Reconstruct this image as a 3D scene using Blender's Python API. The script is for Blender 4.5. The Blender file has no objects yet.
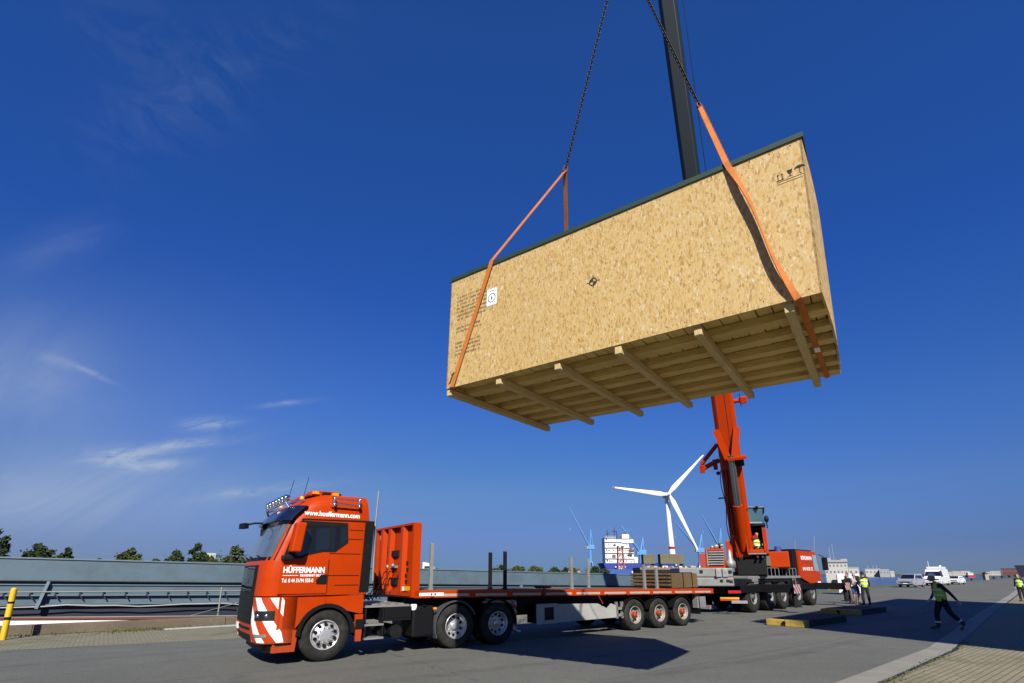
import bpy, bmesh, math, random
from mathutils import Vector, Matrix, Quaternion
random.seed(7)
R = math.radians
S = bpy.context.scene
C = S.collection
# ---------------------------------------------------------------- camera, world, sun, exposure
H = 1.75
FPX, CY, HOR = 503.0, 448.5, 574.0
PITCH = math.atan2(HOR - CY, FPX)
cd = bpy.data.cameras.new('camera'); cam = bpy.data.objects.new('camera', cd); C.objects.link(cam)
cam.location = (0, 0, H); cam.rotation_euler = (math.pi / 2 + PITCH, 0, 0)
cd.sensor_width = 36; cd.lens = 36 * FPX / 1024; cd.shift_y = (CY - 341.5) / 1024
cd.clip_start = 0.1; cd.clip_end = 30000
S.camera = cam
SUN = Vector((0.092, -1.349, 1.0)).normalized()
EL = math.asin(SUN.z); AZ = math.atan2(SUN.x, SUN.y)
sl = bpy.data.lights.new('sun', 'SUN'); so = bpy.data.objects.new('sun', sl); C.objects.link(so)
so.rotation_euler = SUN.to_track_quat('Z', 'Y').to_euler(); so.location = (0, 0, 60)
sl.energy = 4.9; sl.angle = R(0.5); sl.color = (1, .955, .87)
S.view_settings.view_transform = 'Standard'; S.view_settings.look = 'None'
S.view_settings.exposure = 0.75; S.view_settings.gamma = 1.0
W = bpy.data.worlds.new('World'); S.world = W; W.use_nodes = True


def px_uv(px, py):
    """direction through a photo pixel, as (x/y, z/y) of the world direction"""
    u = -(py - CY); dy = FPX * math.cos(PITCH) - u * math.sin(PITCH); dz = FPX * math.sin(PITCH) + u * math.cos(PITCH)
    return (px - 512) / dy, dz / dy


def at(px, py, Y):
    a, b = px_uv(px, py)
    return Vector((a * Y, Y, H + b * Y))


def ground_at(px, py, z=0.0):
    a, b = px_uv(px, py)
    Y = (z - H) / b
    return Vector((a * Y, Y, z))


def make_sky():
    nt = W.node_tree; N = nt.nodes; L = nt.links
    N.clear()
    out = N.new('ShaderNodeOutputWorld'); bg = N.new('ShaderNodeBackground')
    sky = N.new('ShaderNodeTexSky'); sky.sky_type = 'NISHITA'; sky.sun_disc = False
    sky.sun_elevation = EL; sky.sun_rotation = AZ % (2 * math.pi)
    sky.air_density = 1.0; sky.dust_density = 0.0; sky.ozone_density = 1.0; sky.altitude = 0
    bg.inputs['Strength'].default_value = 0.05
    # deep polarised blue of the photograph's sky
    hs = N.new('ShaderNodeMix'); hs.data_type = 'RGBA'; hs.blend_type = 'MULTIPLY'; hs.inputs['Factor'].default_value = 1.0
    L.new(sky.outputs[0], hs.inputs[6]); hs.inputs[7].default_value = (.55, 1.0, 1.75, 1)
    # thin cirrus wisps: stretched noise in the sky's own direction space, kept to a few banks
    tc = N.new('ShaderNodeTexCoord'); sep = N.new('ShaderNodeSeparateXYZ'); L.new(tc.outputs['Generated'], sep.inputs[0])
    rp_ = N.new('ShaderNodeValToRGB'); L.new(sep.outputs[2], rp_.inputs[0]); el = rp_.color_ramp.elements
    stops = [(0, (.31, .26, .37)), (.05, (.345, .28, .39)), (.146, (.53, .455, .51)), (.26, (.50, .54, .66)), (.36, (.44, .56, .74)), (.5, (.36, .56, .83)), (.8, (.465, .71, .93)), (1, (.39, .61, .84))]
    while len(el) < len(stops): el.new(.5)
    for e_, (p_, c_) in zip(el, stops): e_.position = p_; e_.color = (*c_, 1)
    gr_ = N.new('ShaderNodeMix'); gr_.data_type = 'RGBA'; gr_.blend_type = 'MULTIPLY'; gr_.inputs['Factor'].default_value = 1.0
    L.new(hs.outputs[2], gr_.inputs[6]); L.new(rp_.outputs[0], gr_.inputs[7])

    def math_(op, a, b=None, c=None):
        m = N.new('ShaderNodeMath'); m.operation = op
        for i, v in enumerate((a, b, c)):
            if v is None: continue
            if isinstance(v, (int, float)): m.inputs[i].default_value = v
            else: L.new(v, m.inputs[i])
        return m.outputs[0]
    yy = math_('MAXIMUM', sep.outputs[1], 0.02)
    u = math_('DIVIDE', sep.outputs[0], yy); v = math_('DIVIDE', sep.outputs[2], yy)

    def noise(ang, su, sv, scale, detail, lo, hi, seed, dist=0.6):
        ca, sa = math.cos(R(ang)), math.sin(R(ang))
        a = math_('ADD', math_('MULTIPLY', u, ca * su), math_('MULTIPLY', v, sa * su))
        b = math_('ADD', math_('MULTIPLY', u, -sa * sv), math_('MULTIPLY', v, ca * sv))
        cb = N.new('ShaderNodeCombineXYZ'); L.new(a, cb.inputs[0]); L.new(b, cb.inputs[1]); cb.inputs[2].default_value = seed
        n = N.new('ShaderNodeTexNoise'); L.new(cb.outputs[0], n.inputs['Vector'])
        n.inputs['Scale'].default_value = scale; n.inputs['Detail'].default_value = detail; n.inputs['Roughness'].default_value = .62
        n.inputs['Distortion'].default_value = dist
        mr = N.new('ShaderNodeMapRange'); L.new(n.outputs['Fac'], mr.inputs[0])
        mr.inputs[1].default_value = lo; mr.inputs[2].default_value = hi; mr.clamp = True
        return mr.outputs[0]

    def bank(px, py, ru, rv, ang, amp):
        u0, v0 = px_uv(px, py); ca, sa = math.cos(R(ang)), math.sin(R(ang))
        du = math_('SUBTRACT', u, u0); dv = math_('SUBTRACT', v, v0)
        a = math_('ADD', math_('MULTIPLY', du, ca / ru), math_('MULTIPLY', dv, sa / ru))
        b = math_('ADD', math_('MULTIPLY', du, -sa / rv), math_('MULTIPLY', dv, ca / rv))
        r2 = math_('ADD', math_('MULTIPLY', a, a), math_('MULTIPLY', b, b))
        e = math_('POWER', 2.718, math_('MULTIPLY', r2, -1.0))
        return math_('MULTIPLY', e, amp)
    fine = noise(9, 6.0, 17.0, 2.0, 9, .30, .68, 1.7, .9)
    soft = noise(30, 1.2, 2.6, 1.6, 7, .36, .80, 5.1, 1.0)
    feath = noise(-38, 2.0, 5.0, 1.7, 8, .42, .85, 9.3, 1.2)
    tot = None
    for s, bk in ((fine, bank(165, 448, .115, .012, 9, .85)), (fine, bank(122, 459, .065, .022, -4, .85)), (fine, bank(160, 465, .055, .010, 5, .6)), (fine, bank(207, 424, .055, .013, 2, .8)), (fine, bank(288, 403, .055, .0055, 7, .50)), (fine, bank(92, 373, .05, .006, -24, .45)), (fine, bank(240, 494, .05, .005, 3, .35)), (fine, bank(60, 362, .05, .012, -20, .25)), (fine, bank(265, 491, .14, .012, 6, .38)),
                  (soft, bank(15, 380, .20, .15, -8, .38)), (soft, bank(30, 495, .34, .075, 0, .62)), (feath, bank(205, 85, .33, .14, 40, .11)), (feath, bank(120, 20, .20, .12, -50, .08)), (soft, bank(60, 245, .12, .05, 20, .22))):
        t = math_('MULTIPLY', s, bk)
        tot = t if tot is None else math_('ADD', tot, t)
    for bk in (bank(20, 440, .55, .30, 0, .13), bank(60, 505, .60, .10, 0, .14)): tot = math_('ADD', tot, bk)
    tot = math_('MINIMUM', tot, .8)
    cl = N.new('ShaderNodeMix'); cl.data_type = 'RGBA'
    L.new(tot, cl.inputs['Factor']); cap = N.new('ShaderNodeMix'); cap.data_type = 'RGBA'; cap.blend_type = 'DARKEN'; cap.inputs['Factor'].default_value = 1.0
    L.new(gr_.outputs[2], cap.inputs[6]); cap.inputs[7].default_value = (1.75, 3.05, 6.8, 1); L.new(cap.outputs[2], cl.inputs[6]); cl.inputs[7].default_value = (4.8, 5.8, 7.5, 1)
    L.new(cl.outputs[2], bg.inputs['Color']); L.new(bg.outputs[0], out.inputs[0])


make_sky()

# ---------------------------------------------------------------- materials
MATS = {}


def srgb(r, g, b):
    f = lambda c: (c / 12.92 if c <= .04045 else ((c + .055) / 1.055) ** 2.4)
    return (f(r / 255), f(g / 255), f(b / 255))


KA = .60
BRIGHT = {'white_paint': .92, 'white_lettering': .92, 'white_car_paint': .85, 'ship_white': .85, 'hi_vis_yellow': .78, 'reflective_tape': .9, 'polished_metal': 1, 'silver_rim': .85, 'white': 1, 'skin': .8, 'amber_lens': .8, 'yellow_paint': .72, 'sun': 1, 'silver_car_paint': .8}


def mat(name, col, rough=.5, metal=0.0, var=.12, scale=3.0, coat=0.0, bump=0.0, bscale=30.0, dirt=None, dirt_amt=.0, dirt_scale=2.0, spec=.5):
    if name in MATS: return MATS[name]
    ka = BRIGHT.get(name, KA); col = tuple(c * ka for c in col)
    if dirt: dirt = tuple(c * ka for c in dirt)
    m = bpy.data.materials.new(name); m.use_nodes = True; nt = m.node_tree; N = nt.nodes; L = nt.links
    b = N['Principled BSDF']
    tc = N.new('ShaderNodeTexCoord')
    n = N.new('ShaderNodeTexNoise'); n.inputs['Scale'].default_value = scale; n.inputs['Detail'].default_value = 6
    L.new(tc.outputs['Object'], n.inputs['Vector'])
    mx = N.new('ShaderNodeMix'); mx.data_type = 'RGBA'
    mx.inputs[6].default_value = (*[c * (1 - var) for c in col], 1); mx.inputs[7].default_value = (*[min(1, c * (1 + var)) for c in col], 1)
    L.new(n.outputs['Fac'], mx.inputs['Factor'])
    outc = mx.outputs[2]
    if dirt:
        n2 = N.new('ShaderNodeTexNoise'); n2.inputs['Scale'].default_value = dirt_scale; n2.inputs['Detail'].default_value = 9; n2.inputs['Roughness'].default_value = .7
        L.new(tc.outputs['Object'], n2.inputs['Vector'])
        mr = N.new('ShaderNodeMapRange'); mr.inputs[1].default_value = .45; mr.inputs[2].default_value = .75; mr.inputs[4].default_value = dirt_amt
        L.new(n2.outputs['Fac'], mr.inputs[0])
        m2 = N.new('ShaderNodeMix'); m2.data_type = 'RGBA'; L.new(mr.outputs[0], m2.inputs['Factor']); L.new(outc, m2.inputs[6]); m2.inputs[7].default_value = (*dirt, 1)
        outc = m2.outputs[2]
    L.new(outc, b.inputs['Base Color'])
    b.inputs['Roughness'].default_value = rough; b.inputs['Metallic'].default_value = metal
    b.inputs['Coat Weight'].default_value = coat; b.inputs['Coat Roughness'].default_value = .08
    b.inputs['Specular IOR Level'].default_value = spec
    if bump:
        n3 = N.new('ShaderNodeTexNoise'); n3.inputs['Scale'].default_value = bscale; n3.inputs['Detail'].default_value = 5; L.new(tc.outputs['Object'], n3.inputs['Vector'])
        bp = N.new('ShaderNodeBump'); bp.inputs['Strength'].default_value = bump; bp.inputs['Distance'].default_value = .02
        L.new(n3.outputs['Fac'], bp.inputs['Height']); L.new(bp.outputs[0], b.inputs['Normal'])
    MATS[name] = m
    return m


class NG:
    """tiny node helper for one material"""
    def __init__(s, name):
        s.m = bpy.data.materials.new(name); s.m.use_nodes = True; s.nt = s.m.node_tree; s.N = s.nt.nodes; s.L = s.nt.links
        s.b = s.N['Principled BSDF']; s.tc = s.N.new('ShaderNodeTexCoord'); MATS[name] = s.m

    def inp(s, sock, v):
        if isinstance(v, bpy.types.NodeSocket): s.L.new(v, sock)
        elif isinstance(v, (tuple, list)) and len(v) == 3 and sock.type == 'RGBA': sock.default_value = (*v, 1)
        else: sock.default_value = v

    def math(s, op, a, b=None, c=None):
        n = s.N.new('ShaderNodeMath'); n.operation = op
        for i, v in enumerate((a, b, c)):
            if v is not None: s.inp(n.inputs[i], v)
        return n.outputs[0]

    def mix(s, f, a, b):
        n = s.N.new('ShaderNodeMix'); n.data_type = 'RGBA'; s.inp(n.inputs['Factor'], f); s.inp(n.inputs[6], a); s.inp(n.inputs[7], b)
        return n.outputs[2]

    def mapping(s, scale=(1, 1, 1), rot=(0, 0, 0), src=None):
        n = s.N.new('ShaderNodeMapping'); s.L.new(src or s.tc.outputs['Object'], n.inputs['Vector'])
        n.inputs['Scale'].default_value = scale; n.inputs['Rotation'].default_value = rot
        return n.outputs[0]

    def noise(s, scale, detail=6, rough=.6, vec=None, dist=0.0):
        n = s.N.new('ShaderNodeTexNoise'); s.L.new(vec or s.tc.outputs['Object'], n.inputs['Vector'])
        n.inputs['Scale'].default_value = scale; n.inputs['Detail'].default_value = detail; n.inputs['Roughness'].default_value = rough; n.inputs['Distortion'].default_value = dist
        return n.outputs['Fac']

    def rng(s, v, a, b, c=0.0, d=1.0):
        n = s.N.new('ShaderNodeMapRange'); s.L.new(v, n.inputs[0])
        for i, q in enumerate((a, b, c, d)): n.inputs[i + 1].default_value = q
        return n.outputs[0]

    def vor(s, scale, vec=None, feature='F1', out='Color', rand=1.0):
        n = s.N.new('ShaderNodeTexVoronoi'); n.feature = feature; s.L.new(vec or s.tc.outputs['Object'], n.inputs['Vector'])
        n.inputs['Scale'].default_value = scale; n.inputs['Randomness'].default_value = rand
        return n.outputs[out]

    def ramp(s, v, stops):
        n = s.N.new('ShaderNodeValToRGB'); s.L.new(v, n.inputs[0]); e = n.color_ramp.elements
        while len(e) < len(stops): e.new(0.5)
        for q, (p, c) in zip(e, stops): q.position = p; q.color = (*c, 1)
        return n.outputs[0]

    def bump(s, h, strength=.3, dist=.02):
        n = s.N.new('ShaderNodeBump'); n.inputs['Strength'].default_value = strength; n.inputs['Distance'].default_value = dist
        s.L.new(h, n.inputs['Height']); s.L.new(n.outputs[0], s.b.inputs['Normal'])

    def done(s, col, rough=.8, spec=.4):
        n = s.N.new('ShaderNodeMix'); n.data_type = 'RGBA'; n.blend_type = 'MULTIPLY'; n.inputs['Factor'].default_value = 1.0
        s.inp(n.inputs[6], col); n.inputs[7].default_value = (KA, KA, KA, 1); col = n.outputs[2]
        s.inp(s.b.inputs['Base Color'], col); s.inp(s.b.inputs['Roughness'], rough); s.b.inputs['Specular IOR Level'].default_value = spec
        return s.m


ORANGE = (.60, .052, .0002)
M_or = mat('orange_paint', ORANGE, .40, var=.07, scale=1.2, coat=.06, spec=.12, dirt=(.33, .036, .001), dirt_amt=.35, dirt_scale=3, bump=.06, bscale=2.2)
def road_dust(m):
    nt = m.node_tree; N = nt.nodes; L = nt.links; b = N['Principled BSDF']; src = b.inputs['Base Color'].links[0].from_socket
    tc = N.new('ShaderNodeTexCoord'); sp = N.new('ShaderNodeSeparateXYZ'); L.new(tc.outputs['Object'], sp.inputs[0])
    h = N.new('ShaderNodeMapRange'); L.new(sp.outputs[2], h.inputs[0]); h.inputs[1].default_value = 1.1; h.inputs[2].default_value = .25; h.inputs[3].default_value = 0; h.inputs[4].default_value = 1
    n = N.new('ShaderNodeTexNoise'); n.inputs['Scale'].default_value = 5; n.inputs['Detail'].default_value = 8; L.new(tc.outputs['Object'], n.inputs['Vector'])
    k = N.new('ShaderNodeMath'); k.operation = 'MULTIPLY'; L.new(h.outputs[0], k.inputs[0]); L.new(n.outputs['Fac'], k.inputs[1])
    k2 = N.new('ShaderNodeMath'); k2.operation = 'MULTIPLY'; L.new(k.outputs[0], k2.inputs[0]); k2.inputs[1].default_value = .45
    mx = N.new('ShaderNodeMix'); mx.data_type = 'RGBA'; L.new(k2.outputs[0], mx.inputs['Factor']); L.new(src, mx.inputs[6]); mx.inputs[7].default_value = (.13, .095, .06, 1)
    L.new(mx.outputs[2], b.inputs['Base Color'])


road_dust(M_or)
M_or2 = mat('orange_crane_paint', (.60, .050, .0003), .45, var=.10, scale=.8, coat=.05, spec=.12, dirt=(.30, .05, .02), dirt_amt=.35, dirt_scale=1.5)
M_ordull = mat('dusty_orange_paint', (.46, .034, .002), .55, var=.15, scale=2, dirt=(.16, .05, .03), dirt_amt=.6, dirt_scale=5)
M_white = mat('white_paint', (.80, .80, .78), .45, var=.04)
M_text = mat('white_lettering', (.85, .85, .83), .5, var=.02)
M_black = mat('black_plastic', (.007, .007, .008), .55, var=.2, spec=.22)
M_dark = mat('dark_steel', (.010, .010, .012), .55, var=.35, scale=6, dirt=(.03, .026, .022), dirt_amt=.5, dirt_scale=6, spec=.25)
M_grey = mat('grey_plastic', (.075, .08, .09), .55, var=.1)
M_rubber = mat('tyre_rubber', (.022, .021, .020), .85, var=.3, scale=8, spec=.25, dirt=(.085, .078, .066), dirt_amt=.6, dirt_scale=4)
M_rim = mat('silver_rim', (.55, .55, .56), .35, .55, var=.12, scale=7, dirt=(.22, .2, .17), dirt_amt=.45, dirt_scale=9)
M_dusty = mat('dusty_rim', (.40, .37, .31), .6, .2, var=.2, scale=6, dirt=(.20, .17, .12), dirt_amt=.6, dirt_scale=6)
M_ochre = mat('worn_ochre_paint', (.62, .42, .06), .7, var=.25, scale=5, dirt=(.25, .18, .08), dirt_amt=.7, dirt_scale=4)
M_dimwin = mat('dim_window', (.20, .22, .25), .4, var=.2)
M_chrome = mat('polished_metal', (.75, .75, .76), .18, 1.0, var=.05)
M_galv = mat('galvanised_steel', (.42, .42, .40), .5, .4, var=.2, scale=9, dirt=(.2, .17, .12), dirt_amt=.4, dirt_scale=4)
M_glass = mat('dark_glass', (.012, .015, .018), .04, var=.1, spec=.8)
M_screen = mat('windscreen_glass', (.12, .155, .18), .06, var=.45, scale=1.4, spec=1.0)
M_navy = mat('navy_visor', (.006, .012, .04), .25, var=.1, coat=.5)
M_amber = mat('amber_lens', (.85, .30, .02), .2, var=.05, coat=.5)
M_redl = mat('red_lens', (.55, .02, .015), .25, var=.05, coat=.4)
M_yellow = mat('yellow_paint', (.80, .50, .012), .5, var=.08, dirt=(.35, .22, .05), dirt_amt=.3)
M_wbox = mat('weathered_white_panel', (.50, .50, .46), .5, var=.08, dirt=(.34, .32, .26), dirt_amt=.5, dirt_scale=2.2)
M_strap = mat('orange_webbing', (.72, .21, .025), .8, var=.25, scale=12, dirt=(.30, .08, .02), dirt_amt=.5, dirt_scale=3, bump=.3, bscale=90)
M_chain = mat('black_chain', (.02, .02, .022), .45, .6, var=.2)
M_boom = mat('dark_boom_paint', (.011, .020, .025), .42, var=.15, scale=.8, coat=.1, spec=.35)
M_steel = mat('bright_rod', (.5, .52, .55), .22, .9, var=.1)
M_cgrey = mat('counterweight_grey', (.27, .28, .275), .6, var=.12, scale=2, dirt=(.14, .13, .11), dirt_amt=.6, dirt_scale=2)
M_barge = mat('blue_grey_steel', (.135, .20, .25), .45, var=.06, scale=.6, dirt=(.09, .11, .125), dirt_amt=.7, dirt_scale=.9, bump=.10, bscale=.8)
M_barge2 = mat('blue_grey_flange', (.18, .25, .30), .45, var=.06, scale=.6)
M_bdark = mat('barge_deck_dark', (.016, .022, .042), .6, var=.2, scale=1.5)
M_rail = mat('olive_rail', (.30, .30, .24), .5, var=.15)
M_rust = mat('rusty_red_edge', (.22, .06, .035), .8, var=.3, scale=5)
M_teal = mat('teal_paint', (.02, .30, .32), .45, var=.1)
M_vest = mat('hi_vis_yellow', (.50, .78, .02), .8, var=.1, scale=14, bump=.25, bscale=12)
M_refl = mat('reflective_tape', (.62, .64, .64), .4, var=.1)
M_cloth = mat('dark_workwear', (.014, .015, .02), .9, var=.25, scale=12, bump=.3, bscale=10)
M_cloth2 = mat('blue_cloth', (.03, .12, .42), .85, var=.15, scale=12)
M_cloth3 = mat('striped_pale_cloth', (.48, .46, .46), .85, var=.3, scale=16)
M_grcl = mat('grey_trousers', (.16, .14, .13), .9, var=.15, scale=10)
M_skin = mat('skin', (.50, .27, .18), .55, var=.08)
M_hair = mat('dark_hair', (.02, .014, .01), .8, var=.3)
M_boot = mat('black_leather', (.013, .012, .012), .5, var=.2)
M_glove = mat('pale_glove', (.55, .55, .52), .8, var=.1)
M_blue = mat('ship_blue', (.012, .035, .30), .45, var=.12, scale=.2)
M_blue2 = mat('bright_blue_panel', (.02, .10, .42), .5, var=.08, scale=.2)
M_cblue = mat('harbour_crane_blue', (.11, .33, .70), .5, var=.1, scale=.3)
M_shipw = mat('ship_white', (.72, .71, .69), .5, var=.07, scale=.15, dirt=(.5, .46, .4), dirt_amt=.3, dirt_scale=.3)
M_pale = mat('pale_building', (.62, .60, .54), .7, var=.08, scale=.1)
M_palegrey = mat('pale_grey_building', (.42, .43, .45), .7, var=.1, scale=.1)
M_redbrown = mat('red_brown_cladding', (.17, .055, .05), .7, var=.12, scale=.1)
M_win = mat('window_glass', (.04, .05, .06), .1, var=.2, spec=.8)
M_silver = mat('silver_car_paint', (.50, .52, .55), .28, .35, var=.04, coat=.6)
M_wcar = mat('white_car_paint', (.78, .78, .77), .3, var=.03, coat=.6)
M_stone = mat('sandstone', (.46, .39, .27), .9, var=.2, scale=4, bump=.4, bscale=12)
M_iron = mat('cast_iron', (.02, .021, .024), .6, var=.3, scale=5)
M_bark = mat('bark', (.07, .05, .035), .9, var=.3, scale=4)
M_plinth = mat('mossy_concrete', (.25, .24, .19), .9, var=.25, scale=3)
M_tarp = mat('brown_box_steel', (.19, .165, .10), .8, var=.2, scale=.4, dirt=(.10, .08, .05), dirt_amt=.5, dirt_scale=.6)
M_mat = mat('timber_mat_dark', (.035, .03, .024), .85, var=.35, scale=6)
M_ink = mat('black_stencil_ink', (.03, .027, .02), .9, var=.25, scale=30)
M_ink2 = mat('faded_stencil_ink', (.22, .14, .06), .9, var=.3, scale=30)
M_lblue = mat('label_blue', (.04, .08, .36), .7, var=.05)
M_green = mat('dark_green_roofing', (.012, .050, .030), .7, var=.3, scale=8)
M_roofsheet = mat('canopy_sheet', (.30, .31, .32), .6, var=.1)
M_boneglass = mat('blue_tinted_glass', (.24, .52, .66), .3, var=.25, scale=2, spec=.4)


def wood_mat(name, c1, c2, axis_scale, knots=True):
    g = NG(name)
    v = g.mapping(axis_scale)
    n = g.noise(3.0, 8, .65, v, 1.2); n2 = g.noise(.9, 3, .5)
    col = g.ramp(n, [(.25, c2), (.55, c1), (.8, tuple(c * 1.18 for c in c1))])
    col = g.mix(g.rng(n2, .4, .7, 0, .45), col, c2)
    g.bump(n, .25, .01)
    return g.done(col, .75)


M_under = wood_mat('sawn_timber', (1.1, .82, .31), (.72, .50, .17), (14, 1.2, 14))
M_joist = wood_mat('sawn_timber_lengthwise', (.98, .71, .26), (.56, .39, .13), (1.2, 14, 14))
M_skid = wood_mat('squared_timber', (.82, .63, .30), (.56, .41, .17), (14, 1.2, 14))
M_plank = wood_mat('weathered_plank', (.20, .125, .055), (.10, .06, .027), (1.5, 10, 14))
M_beam = wood_mat('old_quay_timber', (.20, .155, .105), (.10, .075, .05), (.8, 8, 8))


def osb():
    g = NG('osb_board')
    cols = []
    base = [(.0, (.45, .25, .062)), (.22, (.69, .44, .145)), (.45, (.77, .52, .185)), (.72, (.83, .60, .25)), (.93, (.78, .57, .29)), (1.0, (.92, .80, .55))]
    lay = None
    for k, (sc, rot, fac) in enumerate((((44, 9, 17), .15, 1), ((52, 9, 19), -.35, .5), ((38, 9, 15), .55, .42), ((56, 9, 24), -.9, .35), ((48, 9, 21), 1.0, .3))):
        vec = g.mapping(sc, (0, rot, 0))
        d = g.N.new('ShaderNodeTexNoise'); g.L.new(vec, d.inputs['Vector']); d.inputs['Scale'].default_value = .7; d.inputs['Detail'].default_value = 2
        ad = g.N.new('ShaderNodeMix'); ad.data_type = 'RGBA'; ad.blend_type = 'ADD'; ad.inputs['Factor'].default_value = .7
        g.L.new(vec, ad.inputs[6]); g.L.new(d.outputs['Color'], ad.inputs[7])
        cell = g.vor(1.0, ad.outputs[2])
        sp = g.N.new('ShaderNodeSeparateColor'); g.L.new(cell, sp.inputs[0])
        c = g.ramp(sp.outputs[0], base)
        if lay is None: lay = c
        else:
            pick = g.math('GREATER_THAN', sp.outputs[1], 1 - fac)
            lay = g.mix(pick, lay, c)
    big = g.noise(.8, 4, .6)
    lay = g.mix(g.rng(big, .35, .7, 0, .22), lay, (.60, .40, .15))
    fineg = g.noise(9, 6, .7, g.mapping((7, 7, 1.6)))
    sp_ = g.rng(g.noise(13, 3, .6, g.mapping((4, 4, 1.2))), .64, .72, 0, .55)
    lay = g.mix(sp_, lay, (.30, .15, .04))
    sp2 = g.rng(g.noise(12, 3, .6, g.mapping((5, 5, 1.1), (.7, 1, 0))), .63, .70, 0, .6)
    lay = g.mix(sp2, lay, (.94, .84, .62))
    lay = g.mix(g.rng(fineg, .38, .68, 0, .38), lay, (.47, .28, .085))
    g.bump(fineg, .15, .004)
    return g.done(lay, .62)


M_osb = osb()


def stripes_mat(name, c1, c2, vecw, period, duty=.5, mirror=None, rough=.4):
    g = NG(name)
    sp = g.N.new('ShaderNodeSeparateXYZ'); g.L.new(g.tc.outputs['Object'], sp.inputs[0])
    y = sp.outputs[1]
    if mirror is not None: y = g.math('ABSOLUTE', g.math('SUBTRACT', y, mirror))
    t = g.math('ADD', g.math('ADD', g.math('MULTIPLY', sp.outputs[0], vecw[0]), g.math('MULTIPLY', y, vecw[1])), g.math('MULTIPLY', sp.outputs[2], vecw[2]))
    fr = g.math('FRACT', g.math('ADD', g.math('DIVIDE', t, period), vecw[3] if len(vecw) > 3 else 0.0))
    m = g.math('GREATER_THAN', fr, duty)
    g.b.inputs['Coat Weight'].default_value = .3
    return g.done(g.mix(m, c1, c2), rough)


M_bumper = stripes_mat('orange_bumper_white_bars', ORANGE, (1.2, 1.2, 1.18), (1.15, 1.15, 1.0, .20), .60, .50, mirror=1.25)
M_hazard = stripes_mat('red_white_hazard_bars', (.42, .02, .02), (.62, .62, .62), (1, 0, 1), .30, .5)
M_hazard2 = stripes_mat('red_white_leg_bars', (.42, .02, .02), (.62, .62, .62), (.7, 0, 1), .22, .5)
M_ylred = stripes_mat('yellow_red_marker', (.80, .50, .02), (.62, .05, .02), (1, 1, 1), .22, .5)


def asphalt():
    g = NG('asphalt')
    sp = g.N.new('ShaderNodeSeparateXYZ')
    rot = g.mapping((1, 1, 1), (0, 0, -R(36.6)))
    g.L.new(rot, sp.inputs[0])
    big = g.noise(.16, 6, .62); mid = g.noise(1.1, 7, .7); fin = g.noise(38, 3, .7)
    streak = g.noise(.5, 6, .6, g.mapping((.05, 1.6, 1), (0, 0, -R(36.6))))
    col = g.ramp(big, [(.3, (.120, .123, .106)), (.5, (.150, .153, .131)), (.7, (.178, .180, .152))])
    col = g.mix(g.rng(mid, .42, .72, 0, .55), col, (.100, .102, .090))
    col = g.mix(g.rng(streak, .5, .72, 0, .5), col, (.215, .213, .178))
    col = g.mix(g.rng(fin, .46, .72, 0, .85), col, (.30, .29, .25))
    for yc, amt in ((6.0, .5), (8.1, .5), (9.4, .35), (3.2, .3), (14.4, .4)):
        dd = g.math('ABSOLUTE', g.math('SUBTRACT', g.math('ADD', sp.outputs[1], g.math('MULTIPLY', g.noise(.045, 2, .5), 5.0)), yc + 2.5))
        tr = g.math('MULTIPLY', g.rng(dd, .10, .24, amt, 0), g.rng(g.noise(.6, 5, .7, g.mapping((.4, 3, 1), (0, 0, -R(36.6)))), .35, .65))
        col = g.mix(tr, col, (.075, .075, .068))
    # construction joints and a few wandering cracks
    warp = g.noise(.35, 4, .6)
    jn = g.math('ABSOLUTE', g.math('SUBTRACT', g.math('FRACT', g.math('DIVIDE', g.math('ADD', sp.outputs[1], g.math('MULTIPLY', warp, .25)), 4.4)), .5))
    jm = g.rng(jn, .001, .006, 1, 0)
    col = g.mix(g.math('MULTIPLY', jm, .55), col, (.035, .034, .032))
    cr = g.vor(.11, g.mapping((1, 1, 1)), 'DISTANCE_TO_EDGE', 'Distance')
    cr2 = g.math('ADD', cr, g.math('MULTIPLY', g.math('SUBTRACT', g.noise(1.8, 6, .7), .5), .07))
    cm = g.rng(g.math('ABSOLUTE', cr2), .0, .0035, .5, 0)
    col = g.mix(cm, col, (.035, .034, .032))
    grit = g.noise(9, 5, .75)
    col = g.mix(g.rng(grit, .5, .72, 0, .55), col, (.085, .084, .078))
    spot = g.rng(g.noise(.9, 4, .6), .64, .74, 0, .6)
    col = g.mix(spot, col, (.10, .099, .095))
    g.bump(fin, .35, .012)
    return g.done(col, .86, .3)


def pavers(name, c1, c2, mort, bw, bh, moss=(.10, .12, .03)):
    g = NG(name)
    br = g.N.new('ShaderNodeTexBrick'); g.L.new(g.mapping((1, 1, 1), (0, 0, -R(38))), br.inputs['Vector'])
    br.inputs['Scale'].default_value = 1.0; br.inputs['Brick Width'].default_value = bw; br.inputs['Row Height'].default_value = bh
    br.inputs['Mortar Size'].default_value = .012; br.inputs['Mortar Smooth'].default_value = .3
    br.inputs['Color1'].default_value = (*c1, 1); br.inputs['Color2'].default_value = (*c2, 1); br.inputs['Mortar'].default_value = (*mort, 1)
    n = g.noise(1.4, 7, .7); n2 = g.noise(.5, 5, .6); n3 = g.noise(20, 4, .7)
    col = g.mix(g.rng(n, .4, .75, 0, .5), br.outputs['Color'], tuple(c * .55 for c in c1))
    col = g.mix(g.rng(n2, .56, .70, 0, .6), col, moss)
    col = g.mix(g.rng(n3, .5, .8, 0, .4), col, tuple(min(1, c * 1.5) for c in c1))
    g.bump(br.outputs['Fac'], -.5, .015)
    return g.done(col, .88, .3)


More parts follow.
